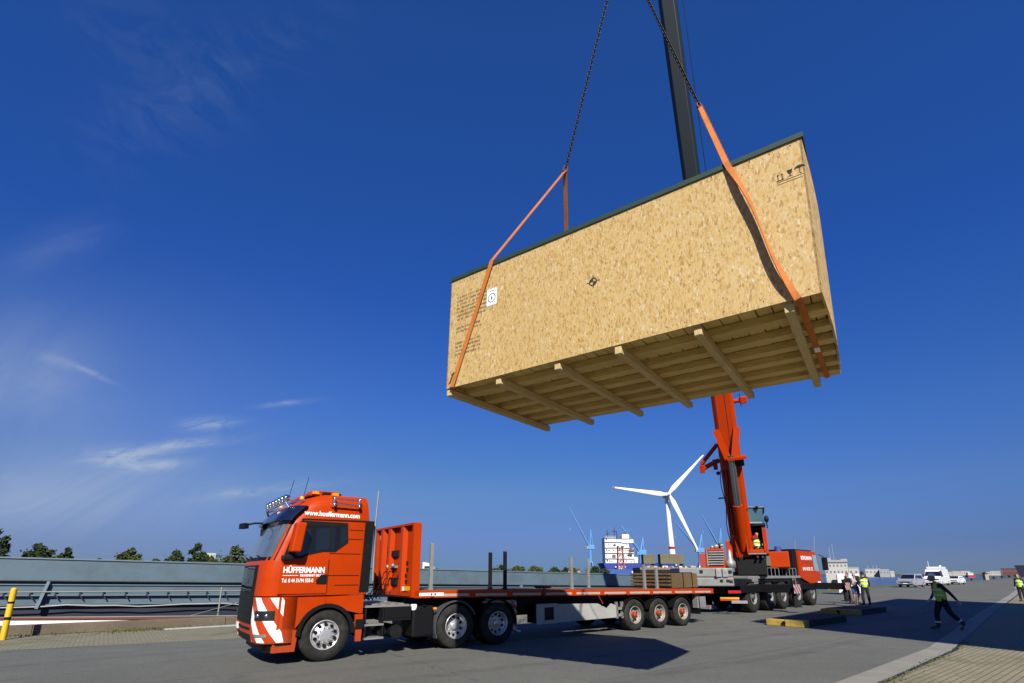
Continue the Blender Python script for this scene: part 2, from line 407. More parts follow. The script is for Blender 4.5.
M_asph = asphalt()
M_pav = pavers('yellow_grey_pavers', (.40, .345, .225), (.33, .295, .20), (.13, .115, .07), .22, .11)
M_cob = pavers('old_cobbles', (.33, .30, .21), (.27, .25, .18), (.12, .125, .05), .20, .14, (.075, .095, .02))
M_conc = mat('pale_concrete', (.34, .32, .265), .88, var=.2, scale=1.2, dirt=(.20, .19, .155), dirt_amt=.6, dirt_scale=1.3, bump=.2, bscale=20)
M_grass = mat('dry_grass', (.12, .13, .035), .95, var=.35, scale=1.0)
M_soil = mat('far_bank_grass', (.07, .09, .03), .95, var=.3, scale=.2)


def water():
    g = NG('harbour_water')
    n = g.noise(.55, 5, .6, g.mapping((1, .35, 1))); n2 = g.noise(.02, 4, .5)
    g.bump(n, .55, .25)
    return g.done(g.mix(n2, (.012, .03, .075), (.018, .042, .09)), .16, .5)


M_water = water()


def leaf_mat(name, c):
    g = NG(name)
    r = g.N.new('ShaderNodeNewGeometry').outputs['Random Per Island']
    col = g.ramp(r, [(0, tuple(x * .55 for x in c)), (.5, c), (1, (c[0] * 1.7, c[1] * 1.5, c[2] * 1.2))])
    return g.done(col, .8, .25)


M_leaf = leaf_mat('leaves_dark', (.032, .058, .014)); M_leaf2 = leaf_mat('leaves_yellow_green', (.062, .085, .020))


# ---------------------------------------------------------------- mesh helpers
class MB:
    def __init__(s): s.v = []; s.f = []; s.mi = []; s.sm = []

    def add(s, vs, fs, mi=0, smooth=False):
        o = len(s.v); s.v += [tuple(v) for v in vs]
        for f in fs: s.f.append([i + o for i in f]); s.mi.append(mi); s.sm.append(smooth)
        return s

    def box(s, x0, x1, y0, y1, z0, z1, mi=0):
        vs = [(x, y, z) for x in (x0, x1) for y in (y0, y1) for z in (z0, z1)]
        return s.add(vs, [(0, 1, 3, 2), (4, 6, 7, 5), (0, 4, 5, 1), (2, 3, 7, 6), (0, 2, 6, 4), (1, 5, 7, 3)], mi)

    def obox(s, c, a, b, d, mi=0):
        c, a, b, d = map(Vector, (c, a, b, d))
        vs = [c + i * a + j * b + k * d for i in (-1, 1) for j in (-1, 1) for k in (-1, 1)]
        fl = [(0, 1, 3, 2), (4, 6, 7, 5), (0, 4, 5, 1), (2, 3, 7, 6), (0, 2, 6, 4), (1, 5, 7, 3)]
        if a.cross(b).dot(d) < 0: fl = [tuple(reversed(f)) for f in fl]
        return s.add(vs, fl, mi)

    def bar(s, p, q, w, h, up=(0, 0, 1), mi=0):
        p, q = Vector(p), Vector(q); d = q - p; u = Vector(up); x = d.cross(u)
        if x.length < 1e-6: x = d.cross(Vector((1, 0, 0)))
        x.normalize(); y = x.cross(d).normalized()
        return s.obox((p + q) / 2, d / 2, x * w / 2, y * h / 2, mi)

    def tube(s, p, q, r, n=10, r2=None, mi=0, smooth=True, caps=True):
        p, q = Vector(p), Vector(q); d = (q - p).normalized(); r2 = r if r2 is None else r2
        a = d.orthogonal().normalized(); b = d.cross(a)
        vs = []
        for c, rr in ((p, r), (q, r2)):
            for i in range(n):
                t = 2 * math.pi * i / n; vs.append(c + a * (math.cos(t) * rr) + b * (math.sin(t) * rr))
        s.add(vs, [(i, (i + 1) % n, n + (i + 1) % n, n + i) for i in range(n)], mi, smooth)
        if caps: s.add(vs[:n], [tuple(range(n - 1, -1, -1))], mi); s.add(vs[n:], [tuple(range(n))], mi)
        return s

    def path(s, pts, r, n=8, mi=0):
        for a, b in zip(pts, pts[1:]): s.tube(a, b, r, n, mi=mi)
        return s

    def prism(s, poly, y0, y1, mi=0, plane='xz', smooth=False):
        n = len(poly)
        conv = {'xz': lambda a, b, t: (a, t, b), 'yz': lambda a, b, t: (t, a, b), 'xy': lambda a, b, t: (a, b, t)}[plane]
        area = sum(poly[i][0] * poly[(i + 1) % n][1] - poly[(i + 1) % n][0] * poly[i][1] for i in range(n))
        pl = poly if area > 0 else poly[::-1]
        vs = [conv(a, b, y0) for a, b in pl] + [conv(a, b, y1) for a, b in pl]
        flip = (plane != 'xz')
        cap0 = tuple(range(n)); cap1 = tuple(range(2 * n - 1, n - 1, -1))
        if flip: cap0, cap1 = cap0[::-1], cap1[::-1]
        s.add(vs, [cap0, cap1], mi)
        sd = [(i, n + i, n + (i + 1) % n, (i + 1) % n) for i in range(n)]
        if flip: sd = [t[::-1] for t in sd]
        s.add(vs, sd, mi, smooth)
        return s

    def lathe(s, prof, c, axis, n=32, mi=0, smooth=True):
        """prof: (radius, distance along axis)"""
        c, axis = Vector(c), Vector(axis).normalized(); a = axis.orthogonal().normalized(); b = axis.cross(a)
        vs = []
        for r, d in prof:
            for i in range(n):
                t = 2 * math.pi * i / n; vs.append(c + axis * d + a * (r * math.cos(t)) + b * (r * math.sin(t)))
        fs = []
        for k in range(len(prof) - 1):
            for i in range(n): fs.append((k * n + i, k * n + (i + 1) % n, (k + 1) * n + (i + 1) % n, (k + 1) * n + i))
        return s.add(vs, fs, mi, smooth)

    def ball(s, c, rx, ry=None, rz=None, n=12, m=8, mi=0):
        ry = rx if ry is None else ry; rz = rx if rz is None else rz; c = Vector(c)
        vs = [c + Vector((0, 0, rz))]
        for j in range(1, m):
            t = math.pi * j / m
            for i in range(n):
                p = 2 * math.pi * i / n; vs.append(c + Vector((rx * math.sin(t) * math.cos(p), ry * math.sin(t) * math.sin(p), rz * math.cos(t))))
        vs.append(c - Vector((0, 0, rz))); L = len(vs) - 1
        fs = [(0, 1 + i, 1 + (i + 1) % n) for i in range(n)]
        for j in range(m - 2):
            for i in range(n): fs.append((1 + j * n + i, 1 + (j + 1) * n + i, 1 + (j + 1) * n + (i + 1) % n, 1 + j * n + (i + 1) % n))
        fs += [(L, 1 + (m - 2) * n + (i + 1) % n, 1 + (m - 2) * n + i) for i in range(n)]
        return s.add(vs, fs, mi, True)

    def merge(s, me, mi=0, M=None):
        M = M or Matrix()
        return s.add([M @ v.co for v in me.vertices], [tuple(p.vertices) for p in me.polygons], mi, True)

    def build(s, name, mats, parent=None, bevel=0.0, seg=2):
        me = bpy.data.meshes.new(name); me.from_pydata(s.v, [], s.f)
        mats = mats if isinstance(mats, (list, tuple)) else [mats]
        for m in mats: me.materials.append(m)
        for p, i, k in zip(me.polygons, s.mi, s.sm): p.material_index = min(i, len(mats) - 1); p.use_smooth = k
        me.update()
        o = bpy.data.objects.new(name, me); C.objects.link(o)
        if parent: o.parent = parent
        if bevel:
            b = o.modifiers.new('bevel', 'BEVEL'); b.width = bevel; b.segments = seg; b.limit_method = 'ANGLE'; b.angle_limit = R(38)
        return o


def tag(o, label=None, cat=None, group=None, kind=None):
    if label: o['label'] = label
    if cat: o['category'] = cat
    if group: o['group'] = group
    if kind: o['kind'] = kind
    return o


def thing(name, label, cat, loc=(0, 0, 0), rz=0.0, group=None):
    o = bpy.data.objects.new(name, None); C.objects.link(o); o.location = loc; o.rotation_euler = (0, 0, rz); o.empty_display_size = .3
    return tag(o, label, cat, group)


def copy_tree(o, parent=None):
    c = o.copy(); C.objects.link(c); c.parent = parent
    for ch in list(o.children): copy_tree(ch, c)
    return c


def text_mesh(txt, size, xscale=1.0, bold=0.0, align='LEFT'):
    cu = bpy.data.curves.new('lettering', 'FONT'); cu.body = txt; cu.size = size; cu.align_x = align; cu.extrude = .0012; cu.offset = bold; cu.resolution_u = 3
    o = bpy.data.objects.new('lettering', cu); C.objects.link(o)
    dg = bpy.context.evaluated_depsgraph_get(); me = bpy.data.meshes.new_from_object(o.evaluated_get(dg))
    bpy.data.objects.remove(o); bpy.data.curves.remove(cu)
    for v in me.vertices: v.co.x *= xscale
    return me


def place_text(name, txt, size, origin, xdir, ydir, m, parent, xscale=1.0, bold=0.0, width=None):
    me = text_mesh(txt, size, 1.0, bold)
    xs = [v.co.x for v in me.vertices]
    if width: xscale = width / (max(xs) - min(xs))
    xd, yd = Vector(xdir).normalized(), Vector(ydir).normalized(); zd = xd.cross(yd); o = Vector(origin)
    for v in me.vertices: v.co = o + xd * (v.co.x * xscale) + yd * v.co.y + zd * (v.co.z + .0015)
    me.materials.clear(); me.materials.append(m)
    for p in me.polygons: p.material_index = 0
    ob = bpy.data.objects.new(name, me); C.objects.link(ob)
    if parent: ob.parent = parent
    return ob


# quay frame: s along the quay (to the right and away), n across it towards the water
ES, EN = Vector((.803, .596, 0)), Vector((-.596, .803, 0))
def q(s, n, z=0.0): return ES * s + EN * n + Vector((0, 0, z))


# ---------------------------------------------------------------- the setting
def build_setting():
    edge = [(-80, 24.5), (-30, 22.4), (0, 21.0), (30, 22.6), (60, 26.0), (90, 30.0), (174, 38.2), (369, 59.8), (700, 96)]
    m = MB()
    top = [q(s, n) for s, n in edge]; lo = [q(s, n, -6) for s, n in edge]
    back = [q(700, -400), q(-80, -400)]
    m.add(top + back, [tuple(range(len(top) + 1, -1, -1))])
    k = len(top)
    m.add(top + lo, [(i + 1, i, k + i, k + i + 1) for i in range(k - 1)])
    tag(m.build('ground', M_asph), kind='structure')
    # cobbled strip along the quay edge on the left and the grassy strip further off
    m = MB(); a = [(-60, 17.9), (-25, 17.9), (-2, 17.2), (3, 16.5), (30, 17.0), (45, 20.5)]; b = [(-60, 23.5), (-25, 22.0), (-2, 21.0), (3, 20.95), (30, 22.5), (45, 24.1)]
    vs = [q(s, n, .004) for s, n in a] + [q(s, n, .004) for s, n in b]
    m.add(vs, [(i, i + 1, len(a) + i + 1, len(a) + i) for i in range(len(a) - 1)])
    tag(m.build('quay_edge_cobbles', M_cob), kind='structure')
    m = MB(); a = [(45, 20.5), (60, 23.4), (90, 27.6), (174, 36.0), (369, 57.6), (700, 93)]; b = [(45, 24.1), (60, 25.9), (90, 29.9), (174, 38.1), (369, 59.7), (700, 95.9)]
    vs = [q(s, n, .006) for s, n in a] + [q(s, n, .006) for s, n in b]
    m.add(vs, [(i, i + 1, len(a) + i + 1, len(a) + i) for i in range(len(a) - 1)])
    tag(m.build('grassy_quay_verge', M_grass), kind='structure')
    # concrete band, drainage groove, brick pavement on the right
    def strip(name, a, b, z, mt):
        m = MB(); vs = [q(s, n, z) for s, n in a] + [q(s, n, z) for s, n in b]
        m.add(vs, [(i + 1, i, len(a) + i, len(a) + i + 1) for i in range(len(a) - 1)])
        return tag(m.build(name, mt), kind='structure')
    ln = [(-20, 3.0), (9.6, 4.05), (15.9, 4.45), (33, 6.9), (60, 10.5), (120, 19)]
    off = lambda d: [(s, n - d) for s, n in ln]
    strip('concrete_band', ln, off(.46), .004, M_conc)
    strip('drain_groove', off(.46), off(.55), .003, M_iron)
    strip('brick_pavement', off(.55), off(60), .008, M_pav)
    m = MB()
    for k in range(1500):
        i = random.random(); s = 9 + 9 * i * i; n0 = 0
        for (a0, b0), (a1, b1) in zip(ln, ln[1:]):
            if a0 <= s <= a1: n0 = b0 + (b1 - b0) * (s - a0) / (a1 - a0)
        if random.random() < .35 + .3 * math.sin(s * 1.7): continue
        p = q(s, n0 - .5 - random.gauss(.05, .06), .008); h = random.uniform(.01, .03); d = Vector((random.gauss(0, .02), random.gauss(0, .02), h)); w = Vector((random.gauss(0, .008), random.gauss(0, .008), 0))
        m.add([p - w, p + w, p + d], [(0, 1, 2)])
    for k in range(5200):
        s = random.uniform(-22, 3); c = math.sin(s * 2.1) + math.sin(s * .83 + 1)
        if random.random() > .35 + .3 * c: continue
        p = q(s, 20.9 + (0 - s) * .045 * (1 if s < 0 else 0) - abs(random.gauss(0, .35)), .01); h = random.uniform(.03, .11); d = Vector((random.gauss(0, .03), random.gauss(0, .03), h)); w = Vector((random.gauss(0, .012), random.gauss(0, .012), 0))
        m.add([p - w, p + w, p + d], [(0, 1, 2)])
    tag(m.build('weeds', M_grass), 'short weeds and moss growing along the kerb joints', 'weeds', kind='stuff')
    # water, far bank behind the barge, far shore
    m = MB(); m.add([(-9000, -200, -3), (9000, -200, -3), (9000, 14000, -3), (-9000, 14000, -3)], [(0, 1, 2, 3)])
    tag(m.build('water', M_water), kind='structure')
    m = MB()
    a = [q(-260, 62, -3.4), q(70, 66, -3.4), q(80, 420, -3.4), q(-260, 420, -3.4)]; b = [q(-260, 66, -.8), q(66, 70, -.8), q(76, 418, -.4), q(-260, 418, -.4)]
    m.add(a + b, [(4, 5, 6, 7), (0, 1, 5, 4), (1, 2, 6, 5), (2, 3, 7, 6), (3, 0, 4, 7)])
    tag(m.build('far_bank', M_soil), kind='structure')
    m = MB()
    ys = [(-2600, 1500), (150, 1180), (420, 1050), (760, 1000), (1000, 960), (1500, 1000), (2600, 900)]
    f = [(x, y, -3.4) for x, y in ys]; t = [(x, y + 6, -1.2) for x, y in ys]; bk = [(x * 1.4, y + 900, 1.0) for x, y in ys]; k = len(ys)
    m.add(f + t + bk, [(i, i + 1, k + i + 1, k + i) for i in range(k - 1)] + [(k + i, k + i + 1, 2 * k + i + 1, 2 * k + i) for i in range(k - 1)])
    tag(m.build('far_shore', M_soil), kind='structure')


build_setting()


# ---------------------------------------------------------------- wheels
def make_wheel(parent, x, r, w, face, side, dish, rim_r, hub_mat, hub_r=.13, twin=False, rim_mat=None, n=40, label=None):
    """wheel with its outer face at y=face; side=-1 when the outside looks to -y"""
    ax = Vector((0, side, 0)); c = Vector((x, face, r))
    m = MB()   # rim disc (the wheel itself), outside at distance 0 along ax, inside negative
    d = dish
    prof = [(rim_r, -.02), (rim_r * .985, -.004), (rim_r * .93, -.006), (rim_r * .90, -.03), (rim_r * .84, -d * .8 - .03), (rim_r * .74, -d - .01), (rim_r * .50, -d - .005 + (.05 if d < .08 else 0)), (hub_r, -d + (.06 if d < .08 else 0)), (hub_r * .4, -d + (.06 if d < .08 else .0)), (0.001, -d + (.06 if d < .08 else 0))]
    m.lathe(prof[::-1], c, ax, n, 0)
    for i in range(10):
        t = 2 * math.pi * (i + .5) / 10; rr = rim_r * .70; o = Vector((math.cos(t), 0, math.sin(t)))
        p = c + o * rr + ax * (-d + .003)
        m.tube(p - ax * .02, p + ax * (.012 + (.03 if d < .08 else 0)), .034 * rim_r / .3, 10, mi=1)
        o2 = Vector((math.cos(t + .31), 0, math.sin(t + .31))); p2 = c + o2 * (hub_r + .055 * rim_r / .3) + ax * (-d + (.055 if d < .08 else .0))
        m.tube(p2 - ax * .02, p2 + ax * .022, .014, 6)
    wh = m.build('wheel', [rim_mat or M_rim, M_black], parent)
    if label: wh['label'] = label
    t = MB(); ri = rim_r
    tp = [(ri, -w + .02), (r * .80, -w), (r * .95, -w + .03), (r, -w + .07), (r, -.07), (r * .965, -.022), (r * .80, .0), (ri + .015, -.008), (ri, -.03)]
    t.lathe(tp[::-1], c, ax, n, 0)
    if twin: t.lathe([(rr, dd - w - .05) for rr, dd in tp][::-1], c, ax, n, 0)
    for g in (-.3, -.5, -.7):    # tread grooves
        t.lathe([(r + .002, g * w + .008), (r + .002, g * w - .008)], c, ax, n, 1)
    t.build('tyre', [M_rubber, M_black], wh)
    hd_ = .02 if (d < .08 or not twin) else -d + .06
    h = MB(); h.lathe([(.001, hd_), (hub_r * .5, hd_), (hub_r * .8, hd_ - .01), (hub_r * .95, hd_ - .03), (hub_r, -d)], c, ax, 20)
    h.build('wheel_hub', hub_mat, wh)
    return wh


# ---------------------------------------------------------------- the tractor unit
TO = Vector((-3.87, 11.06, 0)); TANG = R(36.6)


def build_tractor():
    t = thing('tractor_unit', 'orange tractor unit with white door lettering, parked before the grey barge', 'truck', TO, TANG)
    WD = 2.5

    def plan(sf, i, rear=.8):
        near = [(rear, i), (sf + .50, i), (sf + .27, i + .03), (sf + .13, i + .10), (sf + .055, i + .21), (sf + .015, i + .42), (sf, i + .75), (sf - .015, 1.25)]
        return near + [(x, WD - y) for x, y in near[:-1][::-1]]

    FS = [(.30, -1.16), (.42, -1.30), (.62, -1.36), (1.30, -1.36), (1.32, -1.36), (1.98, -1.33), (2.05, -1.30), (2.90, -1.02), (3.16, -.78), (3.36, -.56), (3.45, -.42)]

    def sf_at(z):
        for (z0, a), (z1, b) in zip(FS, FS[1:]):
            if z0 <= z <= z1: return a + (b - a) * (z - z0) / max(1e-6, z1 - z0)
        return FS[-1][1] if z > 3 else FS[0][1]

    def inset(z): return .0 if z < 2.0 else .0 + (z - 2.0) * .045 + (max(0, z - 3.30) * .55)

    def sample(z, a):
        """point on the cab's outline at height z; a = arc length from the middle of the front, negative towards the near side"""
        pl = [Vector(p) for p in plan(sf_at(z), inset(z))][:8][::-1]
        d = abs(a); acc = 0
        for p, r in zip(pl, pl[1:]):
            l = (r - p).length
            if d <= acc + l or r is pl[-1]:
                k = (d - acc) / l; P = p + (r - p) * k; tn = (r - p).normalized(); nn = Vector((tn.y, -tn.x))
                if nn.dot(P - Vector((.2, 1.25))) < 0: nn = -nn
                break
            acc += l
        if a > 0: P = Vector((P.x, WD - P.y)); nn = Vector((nn.x, -nn.y))
        return P, nn

    def patch(m, zs, a0, a1, off, nseg=14, mi=0, z_of=None):
        rows = []
        for z in zs:
            row = []
            for k in range(nseg + 1):
                a = a0 + (a1 - a0) * k / nseg
                zz = z if z_of is None else z + z_of(a)
                P, nn = sample(zz, a); row.append(Vector((P.x + nn.x * off, P.y + nn.y * off, zz)))
            rows.append(row)
        n = nseg + 1; vs = [p for r in rows for p in r]
        fs = [(j * n + i, j * n + i + 1, (j + 1) * n + i + 1, (j + 1) * n + i) for j in range(len(zs) - 1) for i in range(nseg)]
        if a1 > a0: fs = [f[::-1] for f in fs]
        m.add(vs, fs, mi, True)
        # skirt back to the body
        ring = [(0, i) for i in range(n)] + [(j, n - 1) for j in range(1, len(zs))] + [(len(zs) - 1, i) for i in range(n - 2, -1, -1)] + [(j, 0) for j in range(len(zs) - 2, 0, -1)]
        rv = []
        for j, i in ring:
            a = a0 + (a1 - a0) * i / nseg; zz = zs[j] if z_of is None else zs[j] + z_of(a); P, nn = sample(zz, a)
            rv.append(rows[j][i]); rv.append(Vector((P.x - nn.x * .02, P.y - nn.y * .02, zz)))
        L = len(ring)
        m.add(rv, [(2 * k, 2 * ((k + 1) % L), 2 * ((k + 1) % L) + 1, 2 * k + 1) for k in range(L)], mi)
        return m

    # cab shell
    m = MB(); zs = [1.32, 1.6, 1.98, 2.05, 2.4, 2.90, 3.16, 3.30, 3.37, 3.43, 3.455]
    rows = [[Vector((x, y, z)) for x, y in plan(sf_at(z) + (max(0, z - 3.38) * 1.2), inset(z), .8 - max(0, z - 2.9) * .12)] for z in zs]
    n = len(rows[0]); vs = [p for r in rows for p in r]
    m.add(vs, [(j * n + i, (j + 1) * n + i, (j + 1) * n + (i + 1) % n, j * n + (i + 1) % n) for j in range(len(zs) - 1) for i in range(n)], 0, True)
    m.add(rows[-1], [tuple(range(n - 1, -1, -1))]); m.add(rows[0], [tuple(range(n))])
    cab = m.build('cab', M_or, t, .012)
    for p in cab.data.polygons: p.use_smooth = True
    es = cab.modifiers.new('edge', 'EDGE_SPLIT'); es.split_angle = R(32)
    # rear dark air deflector strip behind the cab side
    m = MB(); m.prism([(.8, 1.36), (.86, 1.36), (.90, 2.92), (.80, 2.92)], 2.40, 2.47); m.build('side_deflector', M_black, cab)
    m = MB(); m.prism([(.8, 1.36), (.86, 1.36), (.90, 2.92), (.80, 2.92)], .0, .10)
    m.prism([(.64, 1.36), (.80, 1.36), (.80, 2.92), (.70, 2.92)], -.004, .05)
    m.build('side_deflector', M_black, cab)
    # windscreen with black surround, wipers
    m = MB(); patch(m, [2.02, 2.3, 2.6, 2.9], -1.24, 1.24, .006, 20); m.build('windscreen_seal', M_black, cab)
    m = MB(); patch(m, [2.09, 2.3, 2.6, 2.86], -1.16, 1.16, .012, 20); m.build('windscreen', M_screen, cab)
    for a in (-.8, 0.0, .7):
        P, nn = sample(2.07, a); Q, n2 = sample(2.13, a + .42)
        m = MB(); m.bar((P.x - .03, P.y, 2.07), (Q.x - .035, Q.y, 2.13), .025, .02); m.build('wiper', M_black, cab)
    # dark visor
    m = MB()
    patch(m, [2.84, 2.93, 3.08, 3.17], -1.22, 1.22, .13, 22)
    m.build('sun_visor', M_navy, cab)
    m = MB(); P, nn = sample(3.03, -.45)
    me = MB()
    m = place_text('lettering', 'MAN', .12, (P.x + nn.x * .138, P.y + nn.y * .138, 3.00), (nn.y, -nn.x, 0) if False else (-nn.y, nn.x, 0) if (-nn.y) > 5 else (.25, -1, 0), (.3, .05, 1), M_text, cab, width=.3)
    # side windows and door furniture on the near side (y = 0), door seam
    side = lambda z: inset(z)
    def sidepoly(poly, y_off, mt, name, par, th=.012, mirror=True):
        k = len(poly); first = None
        for flip in ((0, 1) if mirror else (0,)):
            m = MB()
            a = [Vector((x, side(z) - y_off, z)) for x, z in poly]; b = [Vector((x, side(z) + th, z)) for x, z in poly]
            if flip: a = [Vector((p.x, WD - p.y, p.z)) for p in a]; b = [Vector((p.x, WD - p.y, p.z)) for p in b]
            f0 = tuple(range(k)); area = sum(poly[i][0] * poly[(i + 1) % k][1] - poly[(i + 1) % k][0] * poly[i][1] for i in range(k))
            if (area < 0) != bool(flip): f0 = f0[::-1]
            m.add(a, [f0]); m.add(a + b, [(i, (i + 1) % k, k + (i + 1) % k, k + i) for i in range(k)])
            pr_ = par[flip] if isinstance(par, list) else par
            ob = m.build(name, mt, pr_); first = first or []; first.append(ob)
        return first
    door = sidepoly([(-1.02, 1.36), (-.06, 1.35), (-.06, 2.86), (-.62, 2.86), (-.80, 2.72), (-.98, 2.10)], .006, M_or, 'door', t)
    sidepoly([(-.99, 2.06), (-.76, 2.80), (-.66, 2.85), (.30, 2.85), (.33, 2.42), (.06, 2.21), (-.20, 2.21), (-.52, 2.13), (-.62, 2.06)], .010, M_black, 'window_seal', door)
    sidepoly([(-.88, 2.12), (-.70, 2.76), (-.08, 2.77), (-.08, 2.26), (-.22, 2.25), (-.52, 2.17), (-.64, 2.12)], .014, M_glass, 'side_window', door)
    sidepoly([(-.02, 2.77), (.26, 2.78), (.28, 2.46), (.05, 2.26), (-.02, 2.26)], .014, M_glass, 'rear_window', door)
    sidepoly([(-.28, 1.55), (-.08, 1.55), (-.08, 1.74), (-.20, 1.74), (-.29, 1.62)], .02, M_black, 'door_handle', door, mirror=True)
    m = MB()
    for x0, x1, z in ((-1.02, -.06, 1.352), (-.06, .62, 1.72), (-.06, .62, 2.18), (.30, .66, 2.5), (.34, .66, 2.70), (.1, .62, 1.52)):
        m.box(x0, x1, side(z) - .0085, side(z) + .01, z - .006, z + .006)
    m.box(-.064, -.052, -.0085, .01, 1.36, 2.05)
    m.prism([(-.68, 2.865), (.70, 2.895), (.70, 2.925), (-.66, 2.895)], side(2.9) - .012, side(2.9) + .03)
    m.build('panel_gap', M_black, cab)
    T_ = lambda nm, tx, sz, s0, z0, wd, par, bold=.0: place_text(nm, tx, sz, (s0, side(z0) - .0085, z0), (1, 0, 0), (0, 0, 1), M_text, par, width=wd, bold=bold)
    door = door[0]
    T_('lettering', 'HÜFFERMANN', .165, -.96, 1.775, .82, door, .005)
    m = MB(); m.box(-.96, -.66, -.009, .0, 1.716, 1.726); m.build('door_rule', M_text, door)
    T_('lettering', 'KRANDIENST GRUPPE', .062, -.62, 1.70, .48, door, .002)
    T_('lettering', 'Tel. 0 44 31/94 555-0', .105, -.97, 1.585, .62, door, .002)
    T_('lettering', 'www.hueffermann.com', .150, -.64, 2.97, 1.20, cab, .004)
    # grille on the front
    m = MB(); patch(m, [.78, 1.0, 1.3, 1.6, 1.93], -.74, .74, .02, 12); gr = m.build('grille', M_black, t)
    m = MB(); patch(m, [1.40, 1.6, 1.90], -.62, .62, .035, 12); m.build('grille_panel', M_glass, gr)
    m = MB()
    for z in (.86, 1.0, 1.14, 1.28): patch(m, [z, z + .05], -.66, .66, .03, 10)
    m.build('grille_slat', M_dark, gr)
    place_text('lettering', 'MAN', .17, (sample(1.58, -.28)[0].x - .045, 1.47, 1.55), (0, -1, 0), (0, 0, 1), M_chrome, gr, width=.44)
    # bumper, striped, with headlamps, plates, fog lamps
    m = MB(); zs = [.42, .62, .9, 1.30]
    rows = [[Vector((x, y, z)) for x, y in plan(sf_at(z), 0, -.62)] for z in zs]; n = len(rows[0]); vs = [p for r in rows for p in r]
    m.add(vs, [(j * n + i, (j + 1) * n + i, (j + 1) * n + (i + 1) % n, j * n + (i + 1) % n) for j in range(len(zs) - 1) for i in range(n)], 0, True)
    m.add(rows[-1], [tuple(range(n - 1, -1, -1))]); m.add(rows[0], [tuple(range(n))])
    bp = m.build('bumper', M_or, t)
    for sg in (-1, 1):
        m = MB(); patch(m, [.44, .62, .8, 1.0, 1.29], sg * .78, sg * 1.56, .008, 14); m.build('bumper_corner', M_bumper, bp)
        m = MB(); patch(m, [.86, 1.04], sg * .98, sg * 1.40, .022, 8); hl = m.build('headlight', M_glass, bp)
        for a in (1.08, 1.26):
            P, nn = sample(.95, sg * a); m = MB(); m.ball((P.x + nn.x * .012, P.y + nn.y * .012, .95), .042); m.build('headlight_lens', M_chrome, hl)
        m = MB(); patch(m, [.545, .60], sg * 1.0, sg * 1.28, .02, 6); m.build('fog_lamp', M_galv, bp)
    m = MB(); patch(m, [.44, .70], -.70, .70, .012, 10); m.build('lower_intake', M_black, bp)
    m = MB(); patch(m, [.60, .72], .50, .80, .022, 3); m.build('licence_plate', M_white, bp)
    m = MB(); zs = [.24, .30, .42]
    rows = [[Vector((x, y, z)) for x, y in plan(sf_at(max(z, .30)) + .03, .02, -.62)] for z in zs]; n = len(rows[0]); vs = [p for r in rows for p in r]
    m.add(vs, [(j * n + i, (j + 1) * n + i, (j + 1) * n + (i + 1) % n, j * n + (i + 1) % n) for j in range(2) for i in range(n)], 0, True); m.add(rows[0], [tuple(range(n))])
    m.build('front_spoiler', M_black, bp)
    # entry step panels and wheel arch surround (each side)
    arch = [(.50 * math.cos(a) * 1.20, .53 + .50 * math.sin(a) * 1.24) for a in [R(k) for k in range(0, 181, 12)]]
    for y0, y1 in ((.0, .06), (2.44, 2.5)):
        m = MB()
        m.prism([(-.97, .68), (-.97, 1.29), (-.06, 1.29), (-.06, 1.15)] + [(x, z) for x, z in arch if x < -.06 and z > .68] + [(-.62, .68)], y0, y1)
        m.prism([(-.055, 1.29), (.76, 1.31), (.76, .92), (.70, .92)] + [(x, z) for x, z in arch if x > -.055 and z > .92][::1] + [(-.055, 1.15)], y0, y1)
        m.prism([(.60, .90), (.78, .90), (.76, .35), (.64, .35)], y0 + .003, y1 - .003)
        m.prism([(-1.0, .26), (-.60, .26), (-.56, .66), (-.62, .66), (-1.0, .66)], y0 + .05, y1 + .03 if y0 < 1 else y1 - .05)
        m.prism([(-1.02, .25), (-.60, .25), (-.60, .38), (-1.02, .36)], y0 - .002, y1 + .02)
        m.prism([(-.66, .25), (-.59, .25), (-.55, .66), (-.66, .66)], y0 - .003, y1 + .02)
        m.build('side_panel', M_or, t, .008)
        m = MB(); pts = [(x * 1.0, .53 + (z - .53) * 1.0) for x, z in arch]; inn = [(x * .86, .53 + (z - .53) * .88) for x, z in arch]
        for k in range(len(pts) - 1): m.prism([pts[k], pts[k + 1], inn[k + 1], inn[k]], y0 - .03 if y0 < 1 else y0 - .25, y1 + .25 if y0 < 1 else y1 + .03)
        m.build('wheel_arch', M_black, t)
    m = MB(); m.box(.62, .80, -.012, .05, .60, .80); m.build('mud_flap_box', M_black, t)
    # mirrors
    for y in (-1, 1):
        yy = (lambda v: v) if y < 0 else (lambda v: WD - v)
        m = MB(); m.obox((-.78, yy(-.16), 2.48), (.10, 0, .0), (0, .15, 0), (.035, 0, .30)); mr = m.build('mirror', M_or, t, .035, 3)
        m = MB(); m.obox((-.672, yy(-.16), 2.48), (.004, 0, 0), (0, .12, 0), (.03, 0, .25)); m.build('mirror_glass', M_glass, mr)
        m = MB(); m.obox((-.88, yy(-.05), 2.08), (.14, 0, .01), (0, .07, 0), (0, 0, .05)); m.bar((-.80, yy(-.15), 2.2), (-.86, yy(.0), 2.06), .05, .06); m.build('mirror_arm', M_black, mr, .02); m = MB(); m.bar((-.72, yy(-.15), 2.78), (-.70, yy(.04), 2.80), .04, .04); m.build('mirror_arm', M_black, mr, .02)
    m = MB(); P, nn = sample(2.92, .42); p0 = Vector((P.x, P.y, 2.90)); p1 = Vector((P.x - .30, P.y + .02, 2.88)); p2 = Vector((P.x - .46, P.y + .10, 2.84))
